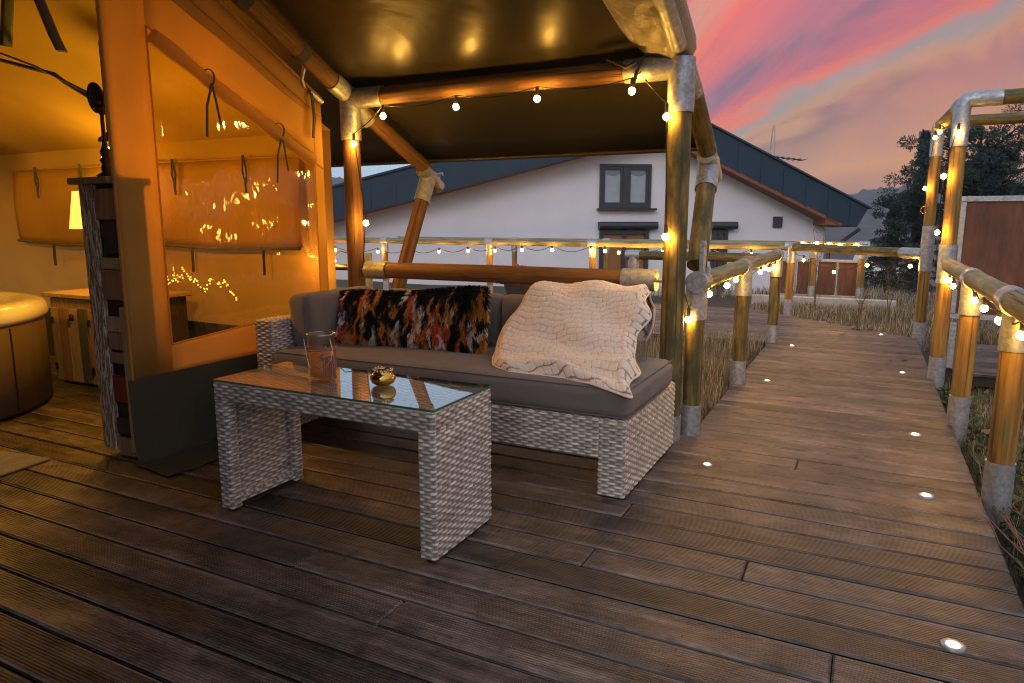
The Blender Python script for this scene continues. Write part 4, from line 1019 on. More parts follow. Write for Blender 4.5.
def fur_pillow():
    C = Vector((-2.29, 3.23, .655)); t = thing('fur_pillow', 'long shaggy fur pillow streaked black, orange, cream and rust on the sofa', 'pillow', C)
    R = Matrix.Rotation(-.28, 3, 'X') @ Matrix.Rotation(-.05, 3, 'Y')
    W, H, T = .50, .165, .075
    def surf(a, b):   # a,b in -1..1 on front/back face; returns point, normal approx
        w = max(0, (1 - abs(a) ** 3.2)) ** .5 * max(0, (1 - abs(b) ** 2.6)) ** .5
        return Vector((a * W * (1 - .03 * (1 - abs(b)) * 0), -T * w, b * H * (1 + .06 * a + .07 * abs(a) ** 3 - .05 * math.cos(a * 4)) - .012 * abs(a) ** 4))
    mb = MB(); mb.grid(lambda u, v: C + R @ surf(2 * u - 1, 2 * v - 1), 36, 16); mb.grid(lambda u, v: C + R @ (lambda p: Vector((p.x, -p.y, p.z)))(surf(1 - 2 * u, 2 * v - 1)), 36, 16)
    mb.build('cover', simple('dark_pillow_backing', (.02, .015, .012), rough=.9, bmp=0), t)
    pal = {'blk': (.010, .009, .010), 'brn': (.045, .018, .008), 'org': (.75, .30, .04), 'rst': (.80, .12, .03), 'crm': (.95, .82, .65), 'teal': (.02, .035, .035), 'yel': (.75, .38, .08)}
    r = random.Random(11); streaks = []
    for i in range(150):
        streaks.append((r.uniform(-1, 1), r.uniform(-.7, 1.15), r.uniform(.5, 1.2), r.uniform(.018, .040), r.uniform(-.07, .10), r.choice(['org', 'org', 'rst', 'crm', 'crm', 'yel', 'org', 'brn', 'teal', 'teal', 'rst', 'yel']), r.uniform(0, 6)))
    V = []; F = []; Cc = []; k_ = 0
    for n in range(46000):
        a = r.uniform(-1, 1); b = r.uniform(-1, 1)
        side = -1 if r.random() < .8 else 1
        p = surf(a, b); p1 = surf(min(1, a + .01), b); p2 = surf(a, min(1, b + .01))
        if side > 0: p = Vector((p.x, -p.y, p.z))
        nrm = Vector((a ** 5 * 1.2, side * 1.0, b ** 5 * 1.6)).normalized()
        col = pal['blk']
        best = None
        for (sa, sb, L, w, sl, cn, ph) in streaks:
            if sb - L < b < sb:
                q = (sb - b) / L; cx = sa + sl * (1 - q) * 1.0 + .02 * math.sin(b * 9 + ph)
                if abs(a - cx) < w * math.sin(q * PI) ** .6 * r.uniform(.45, 1.35): col = pal[cn]
        if col is pal['blk'] and r.random() < .12: col = pal['brn']
        L = r.uniform(.022, .042); d = (nrm * .55 + Vector((r.uniform(-.25, .25), 0, -.9 + r.uniform(-.25, .45)))).normalized()
        if b > .85: L *= .6; d = (nrm * .9 + Vector((r.uniform(-.5, .5), 0, r.uniform(-.6, .3)))).normalized()
        s = Vector((1, 0, 0)) * r.uniform(.0012, .0021)
        P0 = C + R @ (p - s); P1 = C + R @ (p + s); P2 = C + R @ (p + d * L * .55 + s * .6 + nrm * .004); P3 = C + R @ (p + d * L + Vector((r.uniform(-.006, .006), 0, -.005)))
        V += [P0, P1, P2, P3]; F.append((k_, k_ + 1, k_ + 2, k_ + 3)); k_ += 4
        j = r.uniform(.75, 1.25); Cc.append((col[0] * j, col[1] * j, col[2] * j, 1))
    npmesh('fur', [tuple(v) for v in V], F, M['fur'], t, cols=Cc, off=tuple(C))
fur_pillow()

def blanket():
    t = (-1.3, 3.2, .5)
    prof = [(0, 3.56, .60, -1.58, -1.02), (.10, 3.54, .78, -1.58, -.98), (.20, 3.46, .862, -1.57, -.955), (.32, 3.37, .83, -1.61, -.955), (.5, 3.26, .715, -1.65, -.94), (.66, 3.14, .60, -1.66, -.935), (.78, 3.03, .545, -1.64, -.905), (.9, 2.94, .53, -1.57, -.87), (1.0, 2.86, .52, -1.45, -.83)]
    ts = [p[0] for p in prof]
    def P(s, q, off=0):
        y = np.interp(q, ts, [p[1] for p in prof]); z = np.interp(q, ts, [p[2] for p in prof]); xl = np.interp(q, ts, [p[3] for p in prof]); xr = np.interp(q, ts, [p[4] for p in prof])
        x = xl + (xr - xl) * s
        # folds
        fold = .026 * np.sin(q * 30 - s * 5 + .6 * np.sin(s * 7)) * np.clip((q - .42) * 2.6, 0, 1) * np.clip(s * 1.6, .25, 1)
        fold += .014 * np.sin(s * 13 + q * 6) * np.clip((.55 - q) * 2, 0, 1) * .5 + .010 * np.sin(s * 9 - q * 17)
        # the net knit: cells in (s,q) space
        U = s * 15 + .5 * np.sin(q * 9 + s * 3) + .2 * np.sin(s * 17 + q * 13); Vq = q * 30 + .6 * np.sin(s * 6 + q * 4) + 1.5 * s + .2 * np.sin(s * 27)
        row = np.floor(Vq); fu = np.modf(U + (row % 2) * .5 + 10)[0]; fv = Vq - row
        du = np.minimum(fu, 1 - fu) * .55; dv = np.minimum(fv, 1 - fv) * .38; e = np.minimum(du, dv)
        em = np.minimum(np.minimum(s, 1 - s) * 1.0, np.minimum(q, 1 - q) * 1.0); puffy = np.maximum(np.clip((e - .018) / .06, 0, 1), np.clip((.010 - em) / .004, 0, 1)); h = .009 * (puffy ** .5)
        edge = np.minimum(np.minimum(s, 1 - s) * 16, np.minimum(q, 1 - q) * 16); er = np.clip(edge, 0, 1)
        nz = np.interp(q, [0, .15, .25, .6, .85, 1], [.0, .6, .9, .6, 1, 1]); ny = -np.interp(q, [0, .15, .25, .6, .85, 1], [-1, -.4, .35, .75, .25, .3])
        tot = fold + h + .012 + .006 * np.sin(s * 15 + 3 * np.sin(q * 7)) * np.sin(q * 13 + 2 * s)
        # rolled thicker right edge
        tot = tot + .018 * np.exp(-((s - .965) / .03) ** 2) + .016 * np.exp(-((q - .965) / .03) ** 2)
        return x + .01 * np.sin(q * 19), y + ny * tot * er, z + nz * tot * er - .02 * (1 - er) , puffy
    nu, nv = 300, 330; s = np.linspace(0, 1, nu + 1); q = np.linspace(0, 1, nv + 1); S, Q = np.meshgrid(s, q)
    # right edge wavers
    x, y, z, pf = P(S, Q); x = x + .012 * np.sin(Q * 16 + 1) * (S ** 6) + .008 * np.sin(Q * 33) * (S ** 8)
    # last bottom right corner hangs over the cushion front
    drop = np.clip((S - .45) / .55, 0, 1) * np.clip((Q - .78) / .22, 0, 1); y = y - .11 * drop; z = z - .05 * np.clip(drop - .4, 0, 1)
    V = np.stack([x, y, z], -1).reshape(-1, 3); a, b = np.meshgrid(np.arange(nv), np.arange(nu), indexing='ij'); k_ = a * (nu + 1) + b
    F = np.stack([k_, k_ + nu + 1, k_ + nu + 2, k_ + 1], -1).reshape(-1, 4)[:, ::-1]
    pc = pf[:-1, :-1].reshape(-1); c1 = np.array([.80, .68, .54]); c0 = np.array([.20, .12, .075]); col = c0 + (c1 - c0) * np.clip(pc[:, None] * 1.15, 0, 1)
    col = col * (1 + .05 * rng.normal(0, 1, len(col))[:, None]); cols = np.concatenate([np.clip(col, 0, 1), np.ones((len(col), 1))], 1)
    m = vcol('cream_knit_wool', .95)
    nt = m.node_tree; b_ = [n for n in nt.nodes if n.type == 'BSDF_PRINCIPLED'][0]; n = N(nt, 'TexNoise', i_Scale=160, i_Detail=4); nt.links.new(coords(nt, 'Object'), n.inputs['Vector']); bump(nt, b_, n.outputs[0], .5, .003)
    o = npmesh('blanket', V, F, m, cols=cols, smooth=True, off=t); o.location = t
    mo = o.modifiers.new('t', 'SOLIDIFY'); mo.thickness = .012; mo.offset = -1
    tag(o, 'fluffy cream knitted blanket with brown net pattern draped over the sofa\'s right end', 'blanket')
blanket()

def jar():
    c = Vector((-1.965, 2.165, TZ)); t = thing('lantern_jar', 'glass jar lantern with wire handle and pink twine band on the coffee table', 'jar', c)
    MB().lathe(c, [(.001, .002), (.050, .003), (.056, .012), (.0565, .09), (.055, .14), (.052, .165), (.055, .172), (.055, .185), (.052, .188), (.050, .18), (.049, .165), (.052, .14), (.053, .09), (.052, .014), (.001, .009)], 40).build('glass', M['jar'], t)
    r_ = MB(); r_.tube([c + Vector((.0555 * math.cos(a), .0555 * math.sin(a), .184)) for a in np.linspace(0, 2 * PI, 33)], .003, 6); r_.build('rim', M['wire'], t)
    MB().lathe(c, [(.001, .012), (.050, .012), (.0505, .105), (.03, .108), (.001, .108)], 32).build('wax', M['amber'], t)
    b = MB()
    for k_ in range(3): b.tube([c + Vector((.0585 * math.cos(a), .0585 * math.sin(a), .122 + k_ * .006 + .004 * math.sin(a + 1 + k_))) for a in np.linspace(0, 2 * PI, 37)], .0026, 6)
    b.build('twine_band', M['twine'], t)
    b = MB(); r = random.Random(2)
    for i in range(16):
        a = -.35 + r.uniform(-.45, .35); p = c + Vector((.062 * math.cos(a), .062 * math.sin(a), .10)); b.tube([p, p + Vector((.008 + r.uniform(0, .014), -.006, -.04)), p + Vector((.012 + r.uniform(-.01, .02), -.012, -.075 - r.uniform(0, .02)))], .0024, 5)
    b.ball(c + Vector((.045, -.045, .10)), .012, 10, 6); b.build('tassel', M['twine'], t)
    h = MB(); h.tube([c + Vector((-.05 + .115 * q, -.045 - .02 * math.sin(q * PI), .165 - .12 * math.sin(q * PI * .95))) for q in np.linspace(0, 1, 16)], .0018, 6); h.tube([c + Vector((.055, -.01, .165)), c + Vector((.075, -.02, .13)), c + Vector((.078, -.03, .09)), c + Vector((.06, -.045, .06)), c + Vector((.02, -.06, .05))], .0018, 6)
    h.build('handle', M['wire'], t)
jar()
def bowl():
    c = Vector((-1.665, 2.175, TZ)); t = thing('brass_tealight', 'small round polished brass tealight bowl on the coffee table', 'tealight holder', c)
    MB().lathe(c, [(.001, .001), (.028, .002), (.042, .010), (.050, .024), (.050, .036), (.042, .048), (.034, .054), (.036, .062), (.034, .066), (.031, .062), (.030, .054), (.036, .044), (.036, .03), (.001, .016)], 36).build('bowl', M['brass'], t)
    b = MB(); r = random.Random(4)
    for i in range(16):
        a = i / 16 * 2 * PI; b.ball(c + Vector((.036 * math.cos(a), .036 * math.sin(a), .062 + r.uniform(-.002, .003))), .006, 7, 5)
    b.build('beaded_rim', M['wire'], t)
    MB().lathe(c, [(.001, .05), (.018, .05), (.02, .036)], 16).build('candle', M['amber'], t)
bowl()

# ---------------------------------------------------------------- string lights
def string(label, pts, group='warm white string lights', hang=.045, r=.018, far=False, cable_z=None, drop=.06, ends=None):
    P = [Vector(p) for p in pts]; t = thing('string_lights', label, 'string lights', P[0], group)
    cab = []; seq = ([Vector(ends[0])] if ends and ends[0] else []) + [p + Vector((0, 0, hang + .02)) for p in P] + ([Vector(ends[1])] if ends and ends[1] else [])
    for a, b in zip(seq[:-1], seq[1:]):
        L = (b - a).length; n = 7
        for i in range(n): q = i / n; cab.append(a.lerp(b, q) + Vector((0, 0, -min(.09, L * drop) * math.sin(q * PI))))
    cab.append(seq[-1]); MB().tube(cab, .0035 if not far else .005, 6).build('cable', M['cable'], t)
    for p in P:
        if far: r = .024
        b = (MB().ball(p, r, 20, 14, 1.08) if not far else MB().ball(p, r, 12, 8)).build('bulb', M['bulb_small'] if far else M['bulb'], t)
        MB().tube([p + Vector((0, 0, r * .8)), p + Vector((0, 0, hang + .02))], [r * .55, r * .5], 10).build('bulb_socket', M['cable'], b)
    return t
string('string lights hanging below the front canopy beam and down its left post', [(-2.93, 3.70, 1.194), (-3.004, 3.70, 1.695), (-2.768, 3.70, 1.853), (-2.236, 3.70, 1.87), (-1.709, 3.70, 1.876), (-1.163, 3.70, 1.875)], ends=((-2.97, 3.7, .9), (-1.12, 3.71, 1.97)))
string('string lights running down the mossy right corner post of the canopy', [(-.973, 3.69, 1.732), (-.955, 3.69, 1.122), (-.855, 3.86, .668)], ends=((-1.1, 3.72, 1.93), (-.83, 3.9, .8)), drop=.03)
string('string lights below the short left walkway handrail', [(-.8, 4.117, .79), (-.8, 4.695, .793), (-.8, 5.038, .806), (-.78, 6.13, .79), (-.8, 6.555, .80), (-.8, 6.861, .767), (-.8, 7.327, .764)], ends=((-.83, 3.95, .84), (-.8, 7.5, .86)))
string('string lights below the handrail closing the far bend of the walkway', [(-.728, 9.80, .713), (-.345, 9.37, .60), (.007, 8.96, .715), (.413, 8.49, .741)], ends=((-.88, 10.0, .83), (.5, 8.4, .85)), drop=.12)
string('string lights below the near right handrail', [(.56, 6.147, .772), (.56, 5.839, .752), (.56, 4.70, .763), (.555, 4.26, .765), (.56, 3.82, .757), (.56, 3.293, .765)], ends=((.55, 6.3, .84), (.56, 2.6, .8)), drop=.09)
string('string lights winding up the tall pole frame beside the rusty screen', [(.455, 6.17, 1.123), (.46, 6.17, 1.532), (.524, 6.17, 1.84), (.50, 7.585, 2.00), (.50, 8.062, 2.0), (.470, 8.31, 1.533)], ends=((.47, 6.18, .9), (.5, 8.32, 1.3)), drop=.02)
string('string lights along the farthest handrail in front of the house', [(-.944, 12.33, .864), (-.735, 12.33, .867), (-.558, 12.33, .854), (-.397, 12.33, .84), (-.155, 12.33, .844)], hang=.0, far=True, ends=((-1.4, 12.33, .86), (0, 12.33, .86)))
string('long string lights below the far side path handrail seen under the canopy', [(-8.6, 9.95, .70), (-7.64, 9.95, .69), (-7.0, 9.95, .70), (-6.379, 9.95, .71), (-5.82, 9.95, .734), (-5.321, 9.95, .748), (-4.841, 9.95, .767), (-4.328, 9.95, .776), (-3.693, 9.95, .78), (-3.473, 9.95, .776), (-3.257, 9.95, .757), (-3.03, 9.95, .756), (-2.814, 9.95, .74), (-2.604, 9.95, .778), (-1.9, 9.95, .76), (-1.4, 9.95, .77)], far=True, drop=.14)
t = thing('string_lights', 'single bulb of a string light at the tent corner above the sofa', 'string lights', (-3.33, 3.88, .93), 'warm white string lights')
b = MB().ball((-3.36, 3.86, .93), .018, 12, 8).build('bulb', M['bulb'], t); MB().tube([(-3.36, 3.86, .945), (-3.3, 3.87, 1.0), (-3.1, 3.86, .96)], .004, 6).build('cable', M['cable'], t)

# ---------------------------------------------------------------- house
HA = math.radians(31.75); HD = Vector((math.cos(HA), math.sin(HA), 0)); HN = Vector((-math.sin(HA), math.cos(HA), 0)); H0 = Vector((-5.05, 17.9, 0))
def hp(s, z, n=0): return H0 + HD * s + HN * n + Vector((0, 0, z))
HR = Matrix.Rotation(HA, 3, 'Z')
def house():
    t = thing('house', 'white rendered house with slate blue metal gable roof behind the walkway', 'house', tuple(hp(0, -1)))
    RS, RH = .081, 4.077
    def roof_z(s): return RH + .26 * (s - RS) if s < RS else RH - .469 * (s - RS)
    sL, sR = -10.5, 4.72
    W = MB(); poly = [hp(sL, -1.8), hp(sR, -1.8), hp(sR, roof_z(sR) - .7), hp(RS, RH - .7), hp(sL, roof_z(sL) - .7)]; W.prism(poly, HN * 9); w = W.build('wall', M['house_wall'], t)
    # fascia faces (gable cladding)
    fo = -.62; th = .78
    e = 5.47
    tipz = roof_z(e)
    F = MB(); F.prism([hp(-10.9, roof_z(-10.9) - th, fo), hp(RS, RH - th, fo), hp(RS, RH, fo), hp(-10.9, roof_z(-10.9), fo)], HN * .05)
    F.prism([hp(RS, RH - th, fo), hp(4.88, roof_z(4.88) - .69, fo), hp(5.22, 1.07, fo), hp(e, tipz - .02, fo), hp(e, tipz, fo), hp(RS, RH, fo)], HN * .05)
    fa = F.build('fascia', M['fascia'], t)
    S = MB()
    for s in np.arange(-10.6, 5.2, .60):
        z = roof_z(s); d = th if s < 4.8 else .6
        S.prism([hp(s - .012, z - d + .02, fo - .012), hp(s + .012, z - d + .02, fo - .012), hp(s + .012, z - .03, fo - .012), hp(s - .012, z - .03, fo - .012)], HN * .014)
    S.build('seam', M['fascia'], fa)
    # roof sheets
    R = MB(); tk = .05
    for (a, b) in ((-11, RS), (RS, e + .06)):
        za, zb = roof_z(a), roof_z(b); R.prism([hp(a, za + .0, fo - .06), hp(b, zb + .0, fo - .06), hp(b, zb + tk, fo - .06), hp(a, za + tk, fo - .06)], HN * 11)
    R.prism([hp(4.88, roof_z(4.88) - .69, fo + .05), hp(5.22, 1.07, fo + .05), hp(e, tipz - .02, fo + .05), hp(4.8, roof_z(4.8) - .05, fo + .05)], HN * 10)
    rf = R.build('roof', M['fascia'], t)
    # soffit strips
    S = MB()
    for (a, b) in ((-10.9, RS), (RS, 4.8)):
        S.prism([hp(a, roof_z(a) - th - .02, fo + .03), hp(b, roof_z(b) - th - .02, fo + .03), hp(b, roof_z(b) - th + .07, fo + .05), hp(a, roof_z(a) - th + .07, fo + .05)], HN * .56)
    S.prism([hp(RS, RH - th - .09, fo + .01), hp(4.7, roof_z(4.7) - .78, fo + .01), hp(4.7, roof_z(4.7) - .66, fo + .01), hp(RS, RH - th - .004, fo + .01)], HN * .04)
    for s, z in ((4.5, 1.16), (-4.9, 2.12)): S.box(hp(s + .15, z + .06, -.3), (.55, .62, .2), rot=HR)
    S.build('soffit', M['soffit'], rf)
    # window
    def window(s0, s1, z0, z1):
        f = MB(); d = .07
        f.box(hp((s0 + s1) / 2, z1 - d / 2, -.03), (s1 - s0, .1, d), rot=HR, bev=.005); f.box(hp((s0 + s1) / 2, z0 + d / 2, -.03), (s1 - s0, .1, d), rot=HR, bev=.005)
        for s in (s0 + d / 2, s1 - d / 2): f.box(hp(s, (z0 + z1) / 2, -.03), (d, .1, z1 - z0 - 2 * d), rot=HR, bev=.005)
        f.box(hp((s0 + s1) / 2, (z0 + z1) / 2, -.035), (.14, .1, z1 - z0 - 2 * d), rot=HR, bev=.005)
        for k_ in (0, 1):
            a = s0 + d if k_ == 0 else (s0 + s1) / 2 + .07; b = (s0 + s1) / 2 - .07 if k_ == 0 else s1 - d
            for z in (z0 + d + .035, z1 - d - .035): f.box(hp((a + b) / 2, z, -.025), (b - a, .07, .07), rot=HR)
            for s in (a + .03, b - .03): f.box(hp(s, (z0 + z1) / 2, -.025), (.06, .07, z1 - z0 - 2 * d - .14), rot=HR)
        w = f.build('window', M['anthracite'], t)
        MB().box(hp((s0 + s1) / 2, (z0 + z1) / 2, .0), (s1 - s0 - .1, .02, z1 - z0 - .1), rot=HR).build('pane', M['win_glass'], w)
        c = MB()
        for k_ in (0, 1):
            a = s0 + .13 if k_ == 0 else (s0 + s1) / 2 + .13; b = (s0 + s1) / 2 - .13 if k_ == 0 else s1 - .13
            c.grid(lambda u, v: tuple(hp(a + (b - a) * u, z0 + .12 + v * (z1 - z0 - .36 - .06 * math.sin(u * PI)), -.013 - .0)), 8, 8)
        c.build('curtain', simple('net_curtain', (.34, .42, .45), rough=.3, bmp=0), w)
        MB().box(hp((s0 + s1) / 2 + .04, z0 - .03, -.09), (s1 - s0 + .2, .2, .05), rot=HR, bev=.008).build('sill', M['anthracite'], w)
    window(-1.34, -.02, 1.55, 2.64)
    # roller shutter boxes and glazed doors
    for s0, s1 in ((-1.36, .16), (1.60, 2.26)):
        b = MB(); b.tube([hp(s0, 1.11, -.13), hp(s1, 1.11, -.13)], .10, 18); b.box(hp((s0 + s1) / 2, 1.11, -.05), (s1 - s0, .12, .18), rot=HR); b.build('shutter_box', M['anthracite'], t)
        a, c = s0 + .04, s1 - .2
        f = MB(); z0, z1 = -.95, 1.02; ms = [a + .05, (a + c) / 2, c - .05]
        for s in ms: f.box(hp(s, (z0 + z1) / 2, -.03), (.10, .1, z1 - z0), rot=HR)
        f.box(hp((a + c) / 2, z1 - .08, -.032), (c - a, .1, .09), rot=HR); d = f.build('door', M['anthracite'], t)
        MB().box(hp((a + c) / 2, (z0 + z1) / 2, .0), (c - a, .03, z1 - z0), rot=HR).build('door_panel', M['door_wood'], d)
    MB().box(hp(3.39, 1.20, -.03), (.24, .08, .28), rot=HR, bev=.01).build('vent', M['anthracite'], t)
    # downpipes
    d = MB(); d.tube([hp(5.55, 1.02, -.2), hp(4.95, .55, -.1), hp(4.8, .45, -.1), hp(4.8, -1.0, -.1)], .045, 10); d.build('downpipe', M['anthracite'], t)
    # antenna and lattice mast behind
    a = MB(); a.tube([hp(3.4, 2.7, 1.0), hp(3.4, 2.98, 1.0)], .02, 6); a.tube([hp(3.1, 3.0, 1.0), hp(4.5, 2.86, 1.0)], .015, 6)
    for q in np.linspace(0, 1, 9): a.tube([hp(3.2 + q * 1.25, 2.99 - q * .13, .75), hp(3.2 + q * 1.25, 2.99 - q * .13, 1.25)], .012, 5)
    a.build('antenna', M['anthracite'], t)
house()
def mast():
    # far lattice pylon seen over the roof
    D = 60; v = Vector((.006, 1, 0)); 
    ang = math.radians(90 + 26.75) - math.atan2(768 - 512, 710); c = Vector((math.cos(ang) * D, math.sin(ang) * D, -6)); 
    t = thing('lattice_mast', 'thin steel lattice mast rising behind the house roof', 'mast', tuple(c))
    m = MB(); H = 14.6
    for sx in (-1, 1):
        for sy in (-1, 1): m.tube([c + Vector((sx * .9, sy * .9, 0)), c + Vector((sx * .06, sy * .06, H))], .018, 5)
    for i in range(22):
        z0 = i / 22; z1 = (i + 1) / 22; w0 = .9 - .84 * z0; w1 = .9 - .84 * z1; s = 1 if i % 2 else -1
        m.tube([c + Vector((-s * w0, -w0, z0 * H)), c + Vector((s * w1, -w1, z1 * H))], .012, 4); m.tube([c + Vector((-w0, -s * w0, z0 * H)), c + Vector((-w1, s * w1, z1 * H))], .012, 4)
    m.build('lattice', M['galv'], t)
mast()

# parked car far off in the dip
def car():
    ang = math.radians(90 + 26.75) - math.atan2(877 - 512, 710 ); D = 46; p = Vector((math.cos(ang) * D, math.sin(ang) * D, 0)); p.z = float(ground_z(p.x, p.y)) + .03
    t = thing('parked_car', 'small white car parked far off in the dip behind the farthest rail', 'car', tuple(p)); f = Vector((.25, -.97, 0)).normalized(); r_ = Vector((f.y, -f.x, 0))
    R = Matrix((r_, f, Vector((0, 0, 1)))).transposed()
    b = MB(); body = [(-.84, .25), (.84, .25), (.88, .6), (.80, .86), (-.80, .86), (-.88, .6)]
    b.prism([p + r_ * a + Vector((0, 0, z)) - f * 2 for a, z in body], f * 4); cab = [(-.78, .85), (.78, .85), (.60, 1.42), (-.60, 1.42)]
    b.prism([p + r_ * a + Vector((0, 0, z)) - f * 1.7 for a, z in cab], f * 2.5); b.build('body', M['white_paint'], t)
    w = MB(); w.add([p + r_ * a + Vector((0, 0, z)) + f * (.83 + .02) for a, z in ((-.66, .9), (.66, .9), (.53, 1.34), (-.53, 1.34))], [(0, 1, 2, 3)], None); w.build('windscreen', M['black_glass'], t)
    for sx in (-.75, .75):
        for sy in (-1.3, 1.3):
            c = p + r_ * sx + f * sy + Vector((0, 0, .31)); MB().tube([c - r_ * .1, c + r_ * .1], .31, 16).build('wheel', M['rubber'], t)
        MB().box(p + r_ * sx * .85 + f * 2.0 + Vector((0, 0, .62)), (.26, .05, .12), rot=R, bev=.02).build('headlight', M['win_glass'], t)
car()

# ---------------------------------------------------------------- vegetation
def blades(n, fn, hmin, hmax, wid, pal, seed, lean=.5):
    r = np.random.default_rng(seed); XY = fn(r, n); n = len(XY); z = ground_z(XY[:, 0], XY[:, 1]) - .01
    h = r.uniform(hmin, hmax, n) * (.6 + .5 * np.abs(np.sin(XY[:, 0] * 2.3 + 1) * np.cos(XY[:, 1] * 1.7))); a = r.uniform(0, 2 * PI, n); w = r.uniform(.6, 1.2, n) * wid
    l = r.uniform(.1, 1, n) * lean * h; b = r.uniform(0, 2 * PI, n); dx, dy = np.cos(a) * w, np.sin(a) * w; lx, ly = np.cos(b) * l, np.sin(b) * l
    B = np.stack([XY[:, 0], XY[:, 1], z], -1); s = np.stack([dx, dy, 0 * dx], -1)
    P0 = B - s; P1 = B + s; P2 = B + np.stack([lx * .35, ly * .35, h * .6], -1) + s * .7; P3 = B + np.stack([lx * .35, ly * .35, h * .6], -1) - s * .7; P4 = B + np.stack([lx, ly, h * (.98 - .3 * (l / (h + 1e-6)) ** 2)], -1)
    V = np.stack([P0, P1, P2, P3, P4], 1).reshape(-1, 3); k_ = np.arange(n)[:, None] * 5; F4 = (k_ + np.array([0, 1, 2, 3])); F4b = (k_ + np.array([3, 2, 4, 4]))
    pi_ = np.array(pal)[r.integers(0, len(pal), n)] * r.uniform(.6, 1.25, (n, 1)); C4 = np.concatenate([pi_, np.ones((n, 1))], 1)
    return V, F4, np.concatenate([k_ + 3, k_ + 2, k_ + 4], 1), C4
def grass_obj(name, label, sets):
    me = bpy.data.meshes.new(name); VS = []; L = []; tot = []; C = []; o = 0
    for V, F4, F3, C4 in sets:
        VS.append(V); L += [(F4 + o).ravel(), (F3 + o).ravel()]; tot += [np.full(len(F4), 4), np.full(len(F3), 3)]; C += [C4, C4]; o += len(V)
    V = np.concatenate(VS).astype(np.float32); Lp = np.concatenate(L).astype(np.int32); T = np.concatenate(tot).astype(np.int32); st = np.concatenate([[0], np.cumsum(T)[:-1]]).astype(np.int32)
    me.vertices.add(len(V)); me.vertices.foreach_set('co', V.ravel()); me.loops.add(len(Lp)); me.loops.foreach_set('vertex_index', Lp); me.polygons.add(len(T)); me.polygons.foreach_set('loop_start', st); me.polygons.foreach_set('loop_total', T)
    a = me.attributes.new('col', 'FLOAT_COLOR', 'FACE'); a.data.foreach_set('color', np.concatenate(C).astype(np.float32).ravel()); me.materials.append(M['grass']); me.update(calc_edges=True); me.validate()
    ob = bpy.data.objects.new(name, me); COL.objects.link(ob); tag(ob, label, 'grass', kind='stuff')
dry = [(.50, .42, .28), (.35, .28, .17), (.62, .54, .40), (.16, .12, .07), (.10, .13, .05), (.30, .18, .10)]
green = [(.05, .09, .02), (.09, .12, .03), (.04, .07, .02), (.16, .15, .06), (.12, .09, .04)]
def rect(x0, x1, y0, y1): return lambda r, n: np.stack([r.uniform(x0, x1, n), r.uniform(y0, y1, n)], -1)
def outside(r, n):
    P = np.stack([r.uniform(-1.6, 9, n), r.uniform(8.3, 13.6, n)], -1)
    xr = .62 - (P[:, 1] - 8.37) * 1.045; return P[(P[:, 0] > xr) & ~((P[:, 0] > .7) & (P[:, 1] < 8.5))]
def tufts(x0, x1, y0, y1, c):
    def f(r, n):
        cx = r.uniform(x0, x1, c); cy = r.uniform(y0, y1, c); k_ = r.integers(0, c, n); return np.stack([np.clip(cx[k_] + r.normal(0, .05, n), x0, x1), np.clip(cy[k_] + r.normal(0, .05, n), y0, y1)], -1)
    return f
grass_obj('grass', 'dry straw and green grass growing beside the boardwalk', [
    blades(26000, rect(-3.0, -.87, 4.02, 7.45), .06, .30, .0016, dry, 1), blades(6000, tufts(-2.6, -.88, 4.1, 7.3, 70), .12, .36, .0016, dry, 12), blades(5000, rect(-1.6, -.86, 5.6, 7.4), .06, .18, .003, green, 2),
    blades(5000, rect(-8, -3, 4.1, 7.4), .06, .25, .003, dry, 13),
    blades(14000, rect(.56, 1.6, .8, 6.7), .04, .16, .0022, green, 3), blades(9000, rect(.60, 3.2, 1.5, 6.7), .05, .26, .0018, dry, 4), blades(3500, tufts(.62, 1.6, 2, 6.4, 50), .1, .3, .002, dry, 14),
    blades(70000, outside, .05, .20, .0028, dry, 5), blades(12000, outside, .05, .2, .004, green, 6), blades(900, outside, .35, .65, .0022, dry, 8, .7),
    blades(22000, rect(-4, 9, 12.7, 22), .08, .35, .006, dry, 7)])
# broad leafy weeds at the boardwalk's right edge
def weeds():
    r = random.Random(8); V = []; F = []; C = []; k_ = 0
    for i in range(170):
        y = r.uniform(1.9, 6.2); x = .60 + abs(r.gauss(0, .18)); z = float(ground_z(x, y))
        for j in range(r.randint(4, 9)):
            a = r.uniform(0, 2 * PI); L = r.uniform(.025, .07); w = L * r.uniform(.25, .5); up = r.uniform(.1, .9); d = Vector((math.cos(a), math.sin(a), up)).normalized(); s = Vector((-math.sin(a), math.cos(a), r.uniform(-.3, .3))) * w; b = Vector((x + r.uniform(-.03, .03), y + r.uniform(-.03, .03), z + r.uniform(.0, .12)))
            V += [b, b + d * L * .5 + s, b + d * L, b + d * L * .5 - s]; F.append((k_, k_ + 1, k_ + 2, k_ + 3)); k_ += 4; g_ = r.uniform(.6, 1.4); C.append((.045 * g_, .085 * g_, .022 * g_, 1) if r.random() < .8 else (.16 * g_, .10 * g_, .04 * g_, 1))
    o = npmesh('weeds', [tuple(v) for v in V], F, M['grass'], cols=C); tag(o, 'small leafy green weeds crowding the right edge of the boardwalk', 'weeds', kind='stuff')
weeds()
